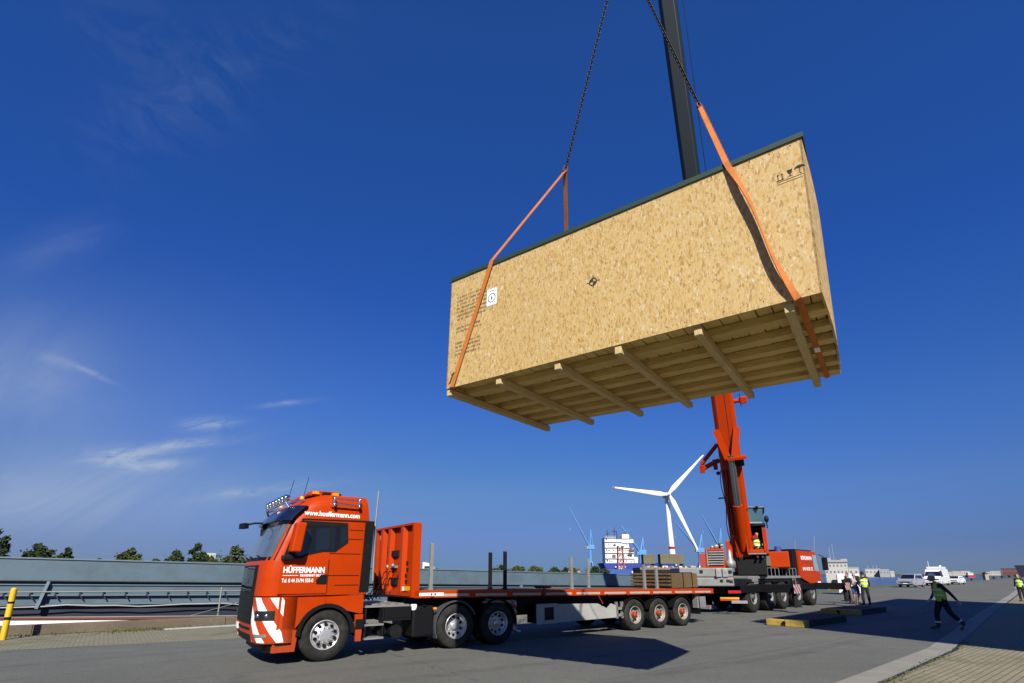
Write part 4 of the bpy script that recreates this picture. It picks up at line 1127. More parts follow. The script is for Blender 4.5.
def build_slings():
    X, Y, Z = Vector((1, 0, 0)), Vector((0, 1, 0)), Vector((0, 0, 1))
    def sub(pts, n):
        out = []
        for (p, a), (r, b) in zip(pts, pts[1:]):
            for k in range(n): out.append((Vector(p).lerp(Vector(r), k / n), Vector(a).lerp(Vector(b), k / n)))
        out.append((Vector(pts[-1][0]), Vector(pts[-1][1]))); return out
    # left strap: from its shackle over the near top edge, down the face, under the base and up behind
    t = thing('lifting_strap', 'orange lifting strap round the left end of the hanging crate, slanting across its face', 'strap', group='straps round the crate'); t.matrix_world = CRW
    m = MB()
    near = sub([(JL, X), ((-4.00, -.03, CHt + .035), X), ((-4.03, -.034, CHt - .06), X), ((-4.36, -.022, .85), X), ((-4.68, -.030, -.004), X), ((-4.70, .0, -.0085), X)], 6)
    ribbon(m, near, .072, .008); m.build('near_leg', M_strap, t)
    m = MB(); ribbon(m, sub([((-4.70, .0, -.0085), X), ((-4.78, .10, -.0085), X), ((-4.78, CW - .06, -.0085), X), ((-4.78, CW + .035, -.0085), X), ((-4.75, CW + .04, .3), X)], 3), .065, .006); m.build('under_leg', M_strap, t)
    m = MB(); ribbon(m, sub([((-4.75, CW + .04, .3), X), ((-4.28, CW + .036, CHt + .035), X), (JL, X)], 3), .07, .008); m.build('far_leg', M_strap, t)
    t2 = thing('lifting_strap', 'orange lifting strap twisting down the right part of the crate face and under it', 'strap', group='straps round the crate'); t2.matrix_world = CRW
    m = MB()
    tw = sub([(JR, X), ((-.72, -.03, CHt + .035), X), ((-.69, -.034, CHt - .06), X)], 6)
    n = 20
    for k in range(1, n + 1):
        u = k / n; p = Vector((-.69, -.034, CHt - .06)).lerp(Vector((-.20, -.03, -.02)), u)
        b = math.sin(math.pi * u); p += Vector((.022 * math.sin(2 * math.pi * u), -.038 * b - .012 * math.sin(3 * math.pi * u), 0))
        a = R(75) * math.sin(math.pi * u) ** 1.0
        tw.append((p, X * math.cos(a) + Y * math.sin(a)))
    ribbon(m, tw, .060, .008); m.build('near_leg', M_strap, t2)
    m = MB(); ribbon(m, sub([((-.20, -.03, -.006), X), ((-.195, .03, -.012), X), ((-.16, CW - .1, -.012), X), ((-.155, CW + .035, -.012), X), ((-.25, CW + .04, .3), X)], 3), .062, .008); m.build('under_leg', M_strap, t2)
    m = MB(); m.box(-.205, -.145, 1.45, 1.60, -.022, -.0165); m.build('care_label', M_white, t2)
    m = MB(); ribbon(m, sub([((-.25, CW + .04, .3), X), ((-.6, CW + .036, CHt + .035), X), (JR, X)], 3), .08, .008); m.build('far_leg', M_strap, t2)
    # chains (real links)
    for J, lb in ((JL, 'long black chain sling from the crane hook to the left strap'), (JR, 'black chain sling passing the dark boom down to the right strap')):
        t = thing('chain_sling', lb, 'chain', group='chain slings above the crate'); t.matrix_world = CRW
        m = MB(); d = HOOK - J; Ln = d.length; d.normalize(); a = d.orthogonal().normalized(); b = d.cross(a)
        nl = int(Ln / .050)
        for i in range(nl):
            c = J + d * (.10 + i * .050); u, v = (a, b) if i % 2 else (b, a)
            c2 = [c + d * (.036 * math.cos(R(k * 45))) + u * (.022 * math.sin(R(k * 45))) for k in range(9)]
            m.path(c2, .009, 5)
        m.build('chain', M_chain, t)
        m = MB(); pts = [J + d * (.04 + .05 * math.cos(R(k * 30))) + a * .036 * math.sin(R(k * 30)) for k in range(13)]; m.path(pts, .013, 6); m.tube(J - a * .05, J + a * .05, .016)
        m.build('shackle', M_rust, t)
    t = thing('crane_hook', 'red crane hook block above the chains', 'hook'); t.matrix_world = CRW
    m = MB(); m.lathe([(.02, 0), (.2, .05), (.26, .3), (.26, .7), (.12, .9), (.02, .92)], HOOK + Vector((0, 0, .35)), (0, 0, 1), 20); m.build('hook_block', M_or2, t)
    m = MB(); pts = [HOOK + Vector((.16 * math.sin(R(a)), 0, .17 - .17 * math.cos(R(a)))) for a in range(-150, 151, 25)] + [HOOK + Vector((0, 0, .5))]; m.path(pts, .035, 8); m.build('hook', M_dark, t)
    return


build_crate(); build_slings()
# the crate hangs slightly racked: its far left bottom corner pulls out and down a little
for top in [o for o in C.objects if o.name.split('.')[0] in ('wooden_crate', 'lifting_strap')]:
    for o in [top] + list(top.children_recursive):
        if o.type == 'MESH':
            for v in o.data.vertices:
                if v.co.z < CHt:
                    f_ = max(0, -v.co.x / CL) * (1 - v.co.z / CHt) * (1 - .5 * min(1, max(0, v.co.y / CW)))
                    v.co.x -= .050 * f_; v.co.z -= .018 * f_


# ---------------------------------------------------------------- the mobile crane
def build_crane():
    W1 = Vector((11.34, 24.54, 0)); ca = math.atan2(30.22 - 24.54, 17.44 - 11.34)
    t = thing('mobile_crane', 'orange mobile crane lifting the crate, its boom rising behind it and outriggers spread', 'crane', W1, ca)
    inv = (Matrix.Translation(W1) @ Matrix.Rotation(ca, 4, 'Z')).inverted()
    L_ = lambda p: inv @ Vector(p)
    # local: x forward along the carrier, y across (0 = near side), z up
    m = MB(); m.box(-1.7, 8.6, .55, 2.2, .85, 1.35); m.box(-2.0, 8.2, .1, 2.65, 1.20, 1.52); cf = m.build('carrier_frame', M_dark, t, .02)
    m = MB(); m.box(.4, 7.6, .03, 2.72, 1.525, 1.66); m.box(.2, .7, .0, .3, 1.28, 1.62); m.build('carrier_deck', M_galv, t, .02)
    for k, x in enumerate((0, 2.0, 3.75, 5.9, 8.2)):
        make_wheel(t, x, .70, .45, .0, -1, .10, .34, M_grey, .14, False, M_cgrey, 28)
        make_wheel(t, x, .70, .45, 2.75, 1, .10, .34, M_grey, .14, False, M_cgrey, 28)
    m = MB()
    for x in (0, 2.0, 3.75, 5.9, 8.2): m.tube((x, .3, .7), (x, 2.45, .7), .12)
    m.build('axle', M_dark, t)
    m = MB()
    for x in (1.0, 2.9): m.prism([(x - 1.9, 1.1), (x - 1.7, 1.40), (x + 1.6, 1.40), (x + 1.75, 1.1), (x + 1.7, 1.1), (x + 1.55, 1.36), (x - 1.65, 1.36), (x - 1.85, 1.1)], .0, .5)
    m.build('fender', M_black, t)
    # carrier cab at the far front
    m = MB(); m.prism([(6.6, 1.55), (9.1, 1.0), (9.95, 1.0), (10.0, 1.75), (9.65, 2.95), (9.3, 3.05), (6.6, 3.05)], .0, 2.7); cb = m.build('carrier_cab', M_or2, t, .05, 3)
    m = MB(); m.prism([(9.05, 1.95), (9.75, 1.9), (9.55, 2.85), (8.95, 2.85)], -.012, .02); m.build('cab_window', M_boneglass, cb)
    m = MB(); m.prism([(9.98, 1.95), (9.70, 2.92), (9.72, 2.95), (10.02, 1.97)], .15, 2.55); m.build('cab_windscreen', M_glass, cb)
    m = MB(); m.box(6.4, 9.3, .15, 2.55, 3.055, 3.13); m.box(5.9, 6.58, .1, 2.6, 1.6, 3.05); m.build('cab_top_frame', M_black, cb)
    m = MB(); m.obox((10.25, -.25, 2.35), (.10, 0, 0), (0, .14, 0), (0, 0, .38)); m.bar((9.9, -.05, 2.9), (10.2, -.25, 2.75), .05, .05); m.build('cab_mirror', M_black, cb, .03)
    place_text('lettering', 'BOHLMANN', .30, (6.95, -.006, 2.55), (1, 0, 0), (0, 0, 1), M_text, cb, width=1.75, bold=.008)
    m = MB(); m.box(6.95, 8.7, -.006, -.001, 2.38, 2.43); m.build('lettering_rule', M_ordull, cb)
    place_text('lettering', '0 41 81/21 72', .26, (7.05, -.006, 1.95), (1, 0, 0), (0, 0, 1), M_text, cb, width=1.65, bold=.006)
    m = MB(); m.box(9.3, 9.85, -.006, -.001, 1.2, 1.32); m.build('cab_plate', M_text, cb)
    # outriggers, with striped end plates and jacks
    for x, ln, nm in ((1.25, 1.5, 'rear'), (8.9, 1.6, 'front')):
        m = MB(); m.box(x - .26, x + .26, -ln, 2.7 + 1.8, .90, 1.26); ob = m.build('outrigger_beam', M_black, t, .01)
        m = MB(); m.box(x - .45, x + .36, -ln - .03, -ln, .88, 1.28); m.build('hazard_plate', M_hazard, ob)
        for yy in (-ln + .16, 4.3):
            m = MB(); m.tube((x + .0, yy, .30), (x + .0, yy, 1.45), .10, 14); m.tube((x, yy, .24), (x, yy, .9), .065, 12); m.lathe([(.001, .06), (.12, .05), (.28, .02), (.30, 0)], (x, yy, .27), (0, 0, 1), 18); m.build('outrigger_jack', M_dark, t)
    # long side box beam seen between the outrigger plates
    m = MB(); m.box(-1.4, .95, -.05, .02, .92, 1.24); m.box(1.55, 8.6, -.05, .02, .92, 1.24); m.build('side_skirt', M_black, t, .01)
    # grey ballast slabs across the rear, with lifting lugs
    A = L_(at(735, 588, 23.2)); B = L_(at(681, 588, 23.2)); A.z = B.z = 0; dr = (B - A).normalized(); pr = Vector((-dr.y, dr.x, 0));
    if pr.x < 0: pr = -pr
    wd = (B - A).length
    m = MB(); c = (A + B) / 2
    for z0, z1, sh in ((1.22, 1.60, 0), (1.62, 2.02, .03)): m.obox(c + pr * (.7 + sh) + Vector((0, 0, (z0 + z1) / 2)), dr * wd / 2, pr * .7, Vector((0, 0, (z1 - z0) / 2)))
    bal = m.build('ballast_slab', M_cgrey, t, .04)
    m = MB()
    for k in (.16, .28): 
        p = A + dr * wd * k
        m.obox(p - pr * .03 + Vector((0, 0, 1.80)), dr * .13, pr * .04, Vector((0, 0, .19))); m.tube(p - pr * .09 + Vector((0, 0, 1.84)), p - pr * .02 + Vector((0, 0, 1.84)), .05)
    m.build('ballast_lug', M_galv, bal, .03)
    m = MB()
    for k, z in ((.12, 1.45), (.24, 1.45), (.34, 1.6), (.06, 1.85), (.06, 1.42), (.6, 1.86)):
        p = A + dr * wd * k; m.obox(p - pr * .005 + Vector((0, 0, z)), dr * .07, pr * .012, Vector((0, 0, .06)))
    m.build('ballast_pocket', M_dark, bal)
    # rear lights under the ballast
    m = MB(); p = A + dr * wd * .02 + Vector((0, 0, .98)); m.obox(p, dr * .28, pr * .03, Vector((0, 0, .06))); m.build('rear_light', M_redl, t)
    m = MB(); p = A + dr * wd * .12 + Vector((0, 0, .68)); m.obox(p, dr * .42, pr * .02, Vector((0, 0, .07))); m.build('rear_marker', M_ylred, t)
    m = MB(); p = A + dr * wd * -.05 + Vector((0, 0, .55)); m.obox(p, dr * .35, pr * .05, Vector((0, 0, .06))); m.build('rear_beam', M_galv, t)
    # superstructure: turntable, engine housing with louvres, silencer
    P0 = at(743, 552, 26.0); P0l = L_(P0)
    m = MB(); m.lathe([(.9, 0), (.9, .16), (.75, .2)], Vector((P0l.x + .3, P0l.y, 1.66)), (0, 0, 1), 28); m.build('turntable', M_dark, t)
    def facing_box(m, px0, px1, py0, py1, Y, depth, mi=0):
        mid = at((px0 + px1) / 2, (py0 + py1) / 2, Y); rd = Vector((mid.x, mid.y, 0)).normalized(); o = Vector((mid.x, mid.y, 0))
        def on(px, py):
            q_ = at(px, py, 1.0); dv = q_ - Vector((0, 0, H)); return Vector((0, 0, H)) + dv * (o.dot(rd) / (dv.x * rd.x + dv.y * rd.y))
        a, b = on(px0, py1), on(px1, py1); ztop = on((px0 + px1) / 2, py0).z; zbot = on((px0 + px1) / 2, py1).z
        a = L_(a); b = L_(b); a.z = b.z = 0; n = inv.to_3x3() @ rd
        m.obox((a + b) / 2 + n * depth / 2 + Vector((0, 0, (ztop + zbot) / 2)), (b - a) / 2, n * depth / 2, Vector((0, 0, (ztop - zbot) / 2)), mi)
        return n
    m = MB(); facing_box(m, 706.5, 726, 548.5, 568.5, 24.2, 1.7); eh = m.build('engine_housing', M_or2, t, .05, 3)
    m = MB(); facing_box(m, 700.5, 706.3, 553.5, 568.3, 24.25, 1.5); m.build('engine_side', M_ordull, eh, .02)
    m = MB(); facing_box(m, 708.2, 724, 550.5, 565.8, 24.17, .03); m.build('louvre_frame', M_dark, eh)
    m = MB()
    for k in range(6):
        y = 551.2 + k * 2.5; facing_box(m, 708.2, 724, y, y + 1.15, 24.13, .04)
    facing_box(m, 707.8, 708.6, 550.4, 566, 24.12, .05); facing_box(m, 723.5, 724.3, 550.4, 566, 24.12, .05)
    m.build('louvre', M_galv, eh)
    m = MB(); s0 = L_(at(731, 570, 24.6)); z0 = at(731, 568, 24.6).z
    m.lathe([(.02, 0), (.24, .0), (.24, .28), (.13, .42), (.11, .72), (.06, .86), (.02, .87)], (s0.x, s0.y, z0), (0, 0, 1), 16); m.build('silencer', M_galv, t)
    m = MB(); facing_box(m, 727, 733, 541, 556, 25.3, .9); m.build('boom_foot', M_or2, t, .03)
    m = MB()
    for px, py, r in ((716, 546.5, .13), (721.5, 545.5, .1), (712, 547.2, .1)):
        p = L_(at(px, py, 24.9)); m.ball(p, r); m.tube(p, p - Vector((0, 0, .25)), r * .6)
    m.build('roof_fitting', [M_galv], t)
    m = MB(); facing_box(m, 718.5, 723.5, 543, 548.8, 25, .25); m.build('fan_motor', M_dark, t, .03)
    # operator cab to the right of the boom, tilted screen above an open dark front
    m = MB()
    for a_ in ((748, 749.5, 523.5, 552, 24.9, 1.5), (764.2, 765.5, 523.5, 552, 24.9, 1.5), (748, 765.5, 523.5, 525.5, 24.9, 1.5), (748, 765.5, 550.5, 552.0, 24.9, 1.5)): n = facing_box(m, *a_)
    facing_box(m, 748.5, 765, 523.8, 551.5, 26.3, .08)
    oc = m.build('operator_cab', M_black, t)
    m = MB(); facing_box(m, 754, 761, 536, 551, 25.75, .12); facing_box(m, 750, 753, 541, 550, 25.3, .4); facing_box(m, 762, 764, 543, 550, 25.3, .4); m.build('seat', M_cloth, oc)
    m = MB(); facing_box(m, 747.3, 749.0, 523, 553, 24.86, .12); facing_box(m, 764.6, 766.6, 523, 553, 24.86, .12); facing_box(m, 749.2, 764.4, 549.3, 553.0, 24.86, .3); facing_box(m, 766.7, 769.0, 528, 553.5, 25.0, 1.3); fr = m.build('cab_frame', M_or2, oc, .015)
    m = MB(); facing_box(m, 748, 766.5, 553.1, 554.2, 24.84, .35); m.build('cab_sill', M_galv, oc)
    m = MB(); facing_box(m, 755, 761, 550.4, 552, 24.84, .02); m.build('cab_plate', M_white, oc)
    m = MB(); a = L_(at(747.6, 522.5, 24.9)); b = L_(at(763.4, 522.5, 24.9)); c = L_(at(763.4, 507, 24.3)); d = L_(at(747.6, 507, 24.3)); th = n * .03
    m.add([a, b, c, d, a + th, b + th, c + th, d + th], [(0, 1, 2, 3), (7, 6, 5, 4), (0, 4, 5, 1), (1, 5, 6, 2), (2, 6, 7, 3), (3, 7, 4, 0)]); ws = m.build('front_screen', M_boneglass, oc)
    m = MB(); m.bar(a, b, .05, .05); m.bar(d, c, .03, .03); m.build('screen_rail', M_galv, ws)
    m = MB(); p1 = (c + d) / 2; m.bar(p1 + Vector((0, 0, .02)), p1.lerp((a + b) / 2, .12), .22, .08); m.bar(c, c.lerp(b, .4), .06, .04); m.build('screen_wiper', M_black, ws)
    m = MB(); p = L_(at(766.3, 519, 24.7)); m.ball(p, .11, .11, .17); m.tube(p, p - Vector((0, 0, .45)), .025); m.build('cab_mirror', M_black, oc)
    m = MB(); facing_box(m, 752.5, 757.5, 535.5, 538, 24.8, .03); m.build('warning_light', M_redl, oc)
    # black lower body, winch box behind right
    m = MB(); facing_box(m, 738, 768, 554.3, 575, 25.2, 1.6); m.build('slewing_platform', M_black, t, .03)
    m = MB(); facing_box(m, 770, 790.5, 551.3, 567.5, 27.0, 2.0); wb = m.build('winch_housing', M_or2, t, .05)
    m = MB(); facing_box(m, 766, 771, 556, 566, 26.4, .5); m.build('winch_side', M_tarp, wb, .03)
    m = MB(); p = L_(at(777.8, 549.5, 27.4)); m.tube(p - Vector((0, 0, .1)), p + Vector((0, 0, .16)), .16, 14); m.build('winch_cap', M_lblue, wb)
    m = MB(); 
    for px, z in ((795, 540), (814, 536)):
        p = L_(at(px, 556, 31)); m.tube(p, L_(at(px, z, 31)), .02)
    m.build('antenna', M_galv, t)
    # boom: base section, collars, two inner sections
    Pa = at(743.5, 556, 26.0); Qb = at(667.5, 0, 17.2)
    d = (Qb - Pa).normalized(); view = (Pa - Vector((0, 0, H))).normalized(); xr = d.cross(view).normalized(); yn = xr.cross(d).normalized(); xr = -xr
    rot = inv.to_3x3()
    def section(s0, s1, w, h, mt, name, par):
        m = MB(); prof = [(-w / 2, -h / 2 + .12), (-w / 2 + .14, -h / 2), (w / 2 - .14, -h / 2), (w / 2, -h / 2 + .12), (w / 2, h / 2 - .25), (w * .32, h / 2 - .06), (w * .15, h / 2), (-w * .15, h / 2), (-w * .32, h / 2 - .06), (-w / 2, h / 2 - .25)]
        vs = []
        for s in (s0, s1):
            for a, b in prof: vs.append(L_(Pa + d * s + xr * a + yn * b))
        k = len(prof); m.add(vs, [(i, (i + 1) % k, k + (i + 1) % k, k + i) for i in range(k)]); m.add(vs[:k], [tuple(range(k - 1, -1, -1))]); m.add(vs[k:], [tuple(range(k))])
        return m.build(name, mt, par, .02)
    # how far along the boom a photo row lies
    def s_at(py):
        lo, hi = 0, 80
        for _ in range(50):
            mid = (lo + hi) / 2; P = Pa + d * mid; z = P.z - H; dd = P.y * math.cos(PITCH) + z * math.sin(PITCH); uu = -P.y * math.sin(PITCH) + z * math.cos(PITCH)
            if CY - FPX * uu / dd > py: lo = mid
            else: hi = mid
        return lo
    s1 = s_at(184)
    bo = section(-.6, s1, .98, 1.35, M_or2, 'boom', t)
    section(s1 - .12, s1 + .06, 1.02, 1.38, M_or2, 'boom_collar', bo)
    s2 = s_at(-30)
    section(s1 - 1, s2, .78, .98, M_boom, 'boom_section', t)
    section(s2 - .2, s2 + .15, .92, 1.12, M_rust, 'boom_collar', bo)
    section(s2 - 1, s2 + 9, .74, .92, M_boom, 'boom_section', t)
    m = MB(); m.tube(L_(Pa + d * (s1) + xr * .62 - yn * .5), L_(Pa + d * (s2 + 8) + xr * .62 - yn * .5), .014, 6); m.build('hoist_rope', M_chain, t)
    # side seam ribs on the base section
    m = MB()
    for sx in (-.30, .12): m.bar(L_(Pa + d * .5 + xr * sx - yn * .685), L_(Pa + d * s1 + xr * sx - yn * .685), .03, .03)
    m.build('boom_seam', M_ordull, bo)
    # luffing cylinder on the near face with the V shaped yoke
    sV = s_at(452); sB = s_at(540)
    off = -.98
    m = MB(); m.tube(L_(Pa + d * (sB - .3) + xr * .05 + yn * (-.55)), L_(Pa + d * s_at(500) + xr * .05 + yn * off), .22, 16); cyl = m.build('luffing_cylinder', M_or2, t)
    m = MB(); m.tube(L_(Pa + d * s_at(501) + xr * .05 + yn * off), L_(Pa + d * sV + xr * .05 + yn * off), .16, 16); m.build('luffing_rod', M_steel, cyl)
    m = MB(); sT = s_at(427); sM = s_at(455)
    for sx in (-1, 1):
        p0 = Pa + d * sT + xr * sx * .47 - yn * .70; p1 = Pa + d * sM + xr * (.05 + sx * .14) - yn * 1.02
        m.bar(L_(p0), L_(p1), .30, .10, rot @ yn)
    m.obox(L_(Pa + d * (sM + .0) + xr * .28 - yn * .95), rot @ xr * .42, rot @ d * .06, rot @ yn * .25); m.build('cylinder_yoke', M_or2, t)
    m = MB(); m.obox(L_(Pa + d * (sM - .25) + xr * .36 - yn * .85), rot @ xr * .22, rot @ d * .16, rot @ yn * .15); m.build('yoke_bracket', M_black, t)
    # side fittings: jib bracket to the left, lamp to the right
    m = MB(); sa, sb = s_at(443), s_at(459); e = Pa + d * (sb - .35) - xr * 1.35
    m.bar(L_(Pa + d * sa - xr * .5), L_(e + d * .25), .16, .16); m.bar(L_(Pa + d * sb - xr * .5), L_(e), .2, .2); m.obox(L_(e), rot @ xr * .12, rot @ d * .2, rot @ yn * .15)
    jb = m.build('jib_bracket', M_or2, t, .02)
    m = MB(); p = Pa + d * s_at(463) - xr * .72; m.obox(L_(p), rot @ xr * .10, rot @ d * .25, rot @ yn * .1); m.ball(L_(p - d * .45 - xr * -.08), .10); m.build('sheave', M_rust, t)
    m = MB(); p = Pa + d * s_at(497) - xr * .8; m.bar(L_(p), L_(p + xr * .35), .09, .06); m.build('boom_lamp', M_dark, t)
    m = MB(); p = Pa + d * s_at(403) + xr * .92; m.obox(L_(p), rot @ xr * .17, rot @ d * .17, rot @ yn * .15); m.tube(L_(p - xr * .5), L_(p - xr * .1), .1, 10); m.build('side_winch', M_or2, t, .04)
    m = MB()
    for k in range(7):
        a = R(k * 51); m.tube(L_(p - xr * .12), L_(p - xr * .12 + d * .32 * math.cos(a) + yn * .32 * math.sin(a)), .015, 5)
    m.build('winch_guard', M_dark, t)
    m = MB()
    for o_ in (-.16, -.04, .10): 
        pts = [L_(Pa + d * (-.3 + k * .45) + xr * (o_ - .36 + .05 * math.sin(k * 1.3 + o_ * 9)) + yn * (-.72 - .05 * math.sin(k * .9))) for k in range(12)]; m.path(pts, .022, 5)
    m.build('hydraulic_hose', M_black, t)
    m = MB()
    for k in range(9): m.tube((2.2 + k * .5, .1, 1.66), (2.2 + k * .5, .1, 2.05), .016, 5)
    m.tube((2.2, .1, 2.05), (6.2, .1, 2.05), .018, 5); m.build('deck_handrail', M_galv, t)
    m = MB()
    for x in (5.3, 5.65): m.tube((x, -.03, .75), (x, .02, 1.62), .02, 5)
    for k in range(4): m.tube((5.3, -.03, .85 + k * .2), (5.65, -.03, .85 + k * .2), .016, 5)
    m.build('access_ladder', M_galv, t)
    m = MB(); m.box(2.4, 3.1, -.062, -.055, 1.0, 1.16); m.build('warning_sticker', M_yellow, t)
    return t


build_crane()


# ---------------------------------------------------------------- timber mats under the outriggers
def build_mats():
    d = Vector((.79, .61, 0)).normalized()
    for c, L, wdt, lb in ((ground_at(803.5, 628), 3.7, 1.25, 'long timber mat with a yellow end under the rear outrigger, nearest the camera'), (ground_at(858, 615.5), 3.6, 1.5, 'timber mat with yellow end beside the onlookers, under the front outrigger')):
        t = thing('outrigger_mat', lb, 'mat', c, math.atan2(d.y, d.x), 'mats under the crane outriggers')
        m = MB()
        for k in range(5): m.box(.5, L, k * wdt / 5 + .008, (k + 1) * wdt / 5 - .008, .0, .225)
        m.build('timber', M_mat, t, .015)
        m = MB(); m.box(0, .49, 0, wdt * .48, 0, .22); m.build('yellow_end', M_ochre, t, .02)
        m = MB(); m.box(.02, .49, wdt * .52, wdt, 0, .215); m.build('yellow_end', M_ochre, t, .02)
        m = MB(); m.box(.05, .48, wdt * .485, wdt * .515, .02, .18); m.tube((-.03, wdt * .5, .12), (.06, wdt * .5, .12), .06, 10); m.build('lifting_eye', M_black, t)


build_mats()


# ---------------------------------------------------------------- the barge and railing on the left
def build_barge():
    B0 = q(-5.0, 28.2); ang = R(36.6)
    t = thing('cargo_barge', 'long blue grey cargo barge with ribbed hatch sides moored along the quay', 'barge', (B0.x, B0.y, 0), ang)
    t.rotation_euler = Matrix.Rotation(ang, 3, 'Z').to_4x4().to_euler()
    Mx = Matrix.Translation((B0.x, B0.y, 0)) @ Matrix.Rotation(ang, 4, 'Z') @ Matrix.Rotation(.0185, 4, 'Y')
    t.matrix_world = Mx
    x0, x1 = -16, 44
    m = MB(); m.box(x0, x1, .0, 8.5, 1.50, 2.42); m.build('hatch_cover', M_barge, t, .05)
    m = MB(); m.box(x0, x1, -.05, 8.5, 2.37, 2.43); m.build('hatch_lip', M_barge2, t, .01)
    m = MB(); m.box(x0, x1, .22, 8.2, 1.30, 1.50); m.build('hatch_gap', M_bdark, t)
    m = MB(); m.box(x0, x1, -.10, .2, 1.00, 1.38); m.box(x0, x1, -.04, .2, .62, .94); co = m.build('coaming', M_barge, t, .015)
    m = MB(); m.box(x0, x1, -.20, -.02, .94, 1.0); m.box(x0, x1, -.16, .0, 1.36, 1.40); m.box(x0, x1, -.16, .0, .58, .62); m.build('coaming_flange', M_barge2, co)
    m = MB()
    for k in range(78): x = x0 + .5 + k * .76; m.prism([(x, 1.0), (x + .04, 1.0), (x + .15, .84), (x + .12, .80)], -.20, -.09); m.box(x, x + .05, -.22, -.10, .96, 1.12)
    m.build('clip', M_bdark, co)
    for x in (-13.7, -5.6, 2.4, 10.5, 18.5, 26.5):
        m = MB(); m.bar((x + .08, -.16, 1.5), (x - .10, -.30, .45), .10, .20, (0, 1, 0)); m.build('stay', M_barge2, t)
    m = MB(); m.box(x0, x1, .05, .3, -.6, .58); m.build('side_wall', M_bdark, t)
    m = MB(); m.box(x0, x1, -3.2, .05, -.75, -.55); m.build('side_deck', M_bdark, t)
    m = MB(); m.prism([(x0, -3.3), (x1 - 3, -3.3), (x1 + 1.5, -.5), (x1 + 1.5, 6), (x1 - 3, 9), (x0, 9)], -4.5, -.76, plane='xy'); m.build('hull', M_bdark, t)
    m = MB(); pts = [(x0 + k * .8, -.30, .54 + .035 * math.sin(k * 1.1) + .02 * math.sin(k * 2.7)) for k in range(74)]; m.path(pts, .028, 6); m.build('mooring_rope', M_wbox, t)
    m = MB(); m.prism([(x0, -.55), (9.5, -.55), (9.5, .06), (1.5, .27), (x0, .34)], -3.32, -3.22); m.build('bulwark', M_white, t)
    m = MB(); m.prism([(x0, .345), (1.5, .275), (9.6, .065), (9.6, .13), (1.5, .34), (x0, .41)], -3.36, -3.18); m.prism([(1.5, .005), (10.5, -.10), (10.5, -.05), (1.5, .05)], -3.38, -3.321); m.build('rubbing_strake', M_rust, t)
    # railing on the barge's side deck
    m = MB(); m.tube((x0, -2.2, 1.0), (11.5, -2.2, 1.22), .028); m.tube((x0, -2.9, .62), (11.5, -2.9, .13), .026); rl = m.build('railing', M_rail, t)
    for x in (-8.0, 8.4):
        m = MB(); m.tube((x, -2.3, -.6), (x, -2.2, 1.35), .035); m.build('rail_post', M_rail, rl)
    m = MB(); m.tube((6.3, -2.6, -.1), (9.8, -2.4, .9), .012, 5); m.build('stay_wire', M_rail, rl)
    m = MB(); m.path([(-3.45, -1.4, -.5), (-3.25, -1.4, .52), (-2.85, -1.4, .52), (-2.95, -1.4, .22)], .07, 6); m.build('hose_bracket', M_teal, t)
    m = MB(); m.tube((.35, -.16, 2.05), (.35, .02, 2.05), .06); m.build('vent', M_bdark, t)
    for x, y in ((10.2, 2.5),):
        m = MB(); m.path([(x, y, 2.42), (x, y, 2.78)], .03, 6); m.path([(x + .55, y, 2.42), (x + .55, y, 2.78)], .03, 6); m.tube((x, y, 2.52), (x + .55, y, 2.52), .025); m.build('ladder_top', M_white, t)


build_barge()


def build_quay_edge():
    # timber kerb beam along the quay
    t = MB()
    ln = [(-60, 24.0), (-30, 22.4), (-2, 21.08), (3, 20.98), (30, 22.6), (44, 24.2)]
    for (s0, n0), (s1, n1) in zip(ln, ln[1:]):
        a, b = q(s0, n0 + .02, .15), q(s1, n1 + .02, .15); t.bar(a, b, .34, .29)
    k = t.build('timber_kerb', M_beam, None, .02); tag(k, 'weathered timber kerb beam running along the quay edge', 'kerb')
    b = ground_at(2.5, 640)
    t = thing('bollard_post', 'yellow and black banded steel post with a bent top at the left edge', 'post', b, 0)
    m = MB(); r = .072
    def band(z0, z1, mi): m.tube((0, 0, z0), (0, 0, z1), r, 16, mi=mi)
    for z0, z1, mi in ((0, .52, 0), (.52, .60, 1), (.60, .95, 0), (.95, 1.01, 1), (1.01, 1.33, 0)): band(z0, z1, mi)
    m.ball((0, 0, 1.33), r, r, .05); m.build('post', [M_yellow, M_black], t)
    for s, n, l in ((2.2, 20.3, 'long pale board lying on the cobbles by the timber kerb'), (4.6, 19.8, 'short pale board lying on the cobbles near the truck')):
        m = MB(); a = q(s - 1.0, n - .05, .035); c = q(s + 1.1, n + .05, .035)
        m.bar(a, c, .16, .05); tag(m.build('board', M_wbox, None, .006), l, 'board')


build_quay_edge()


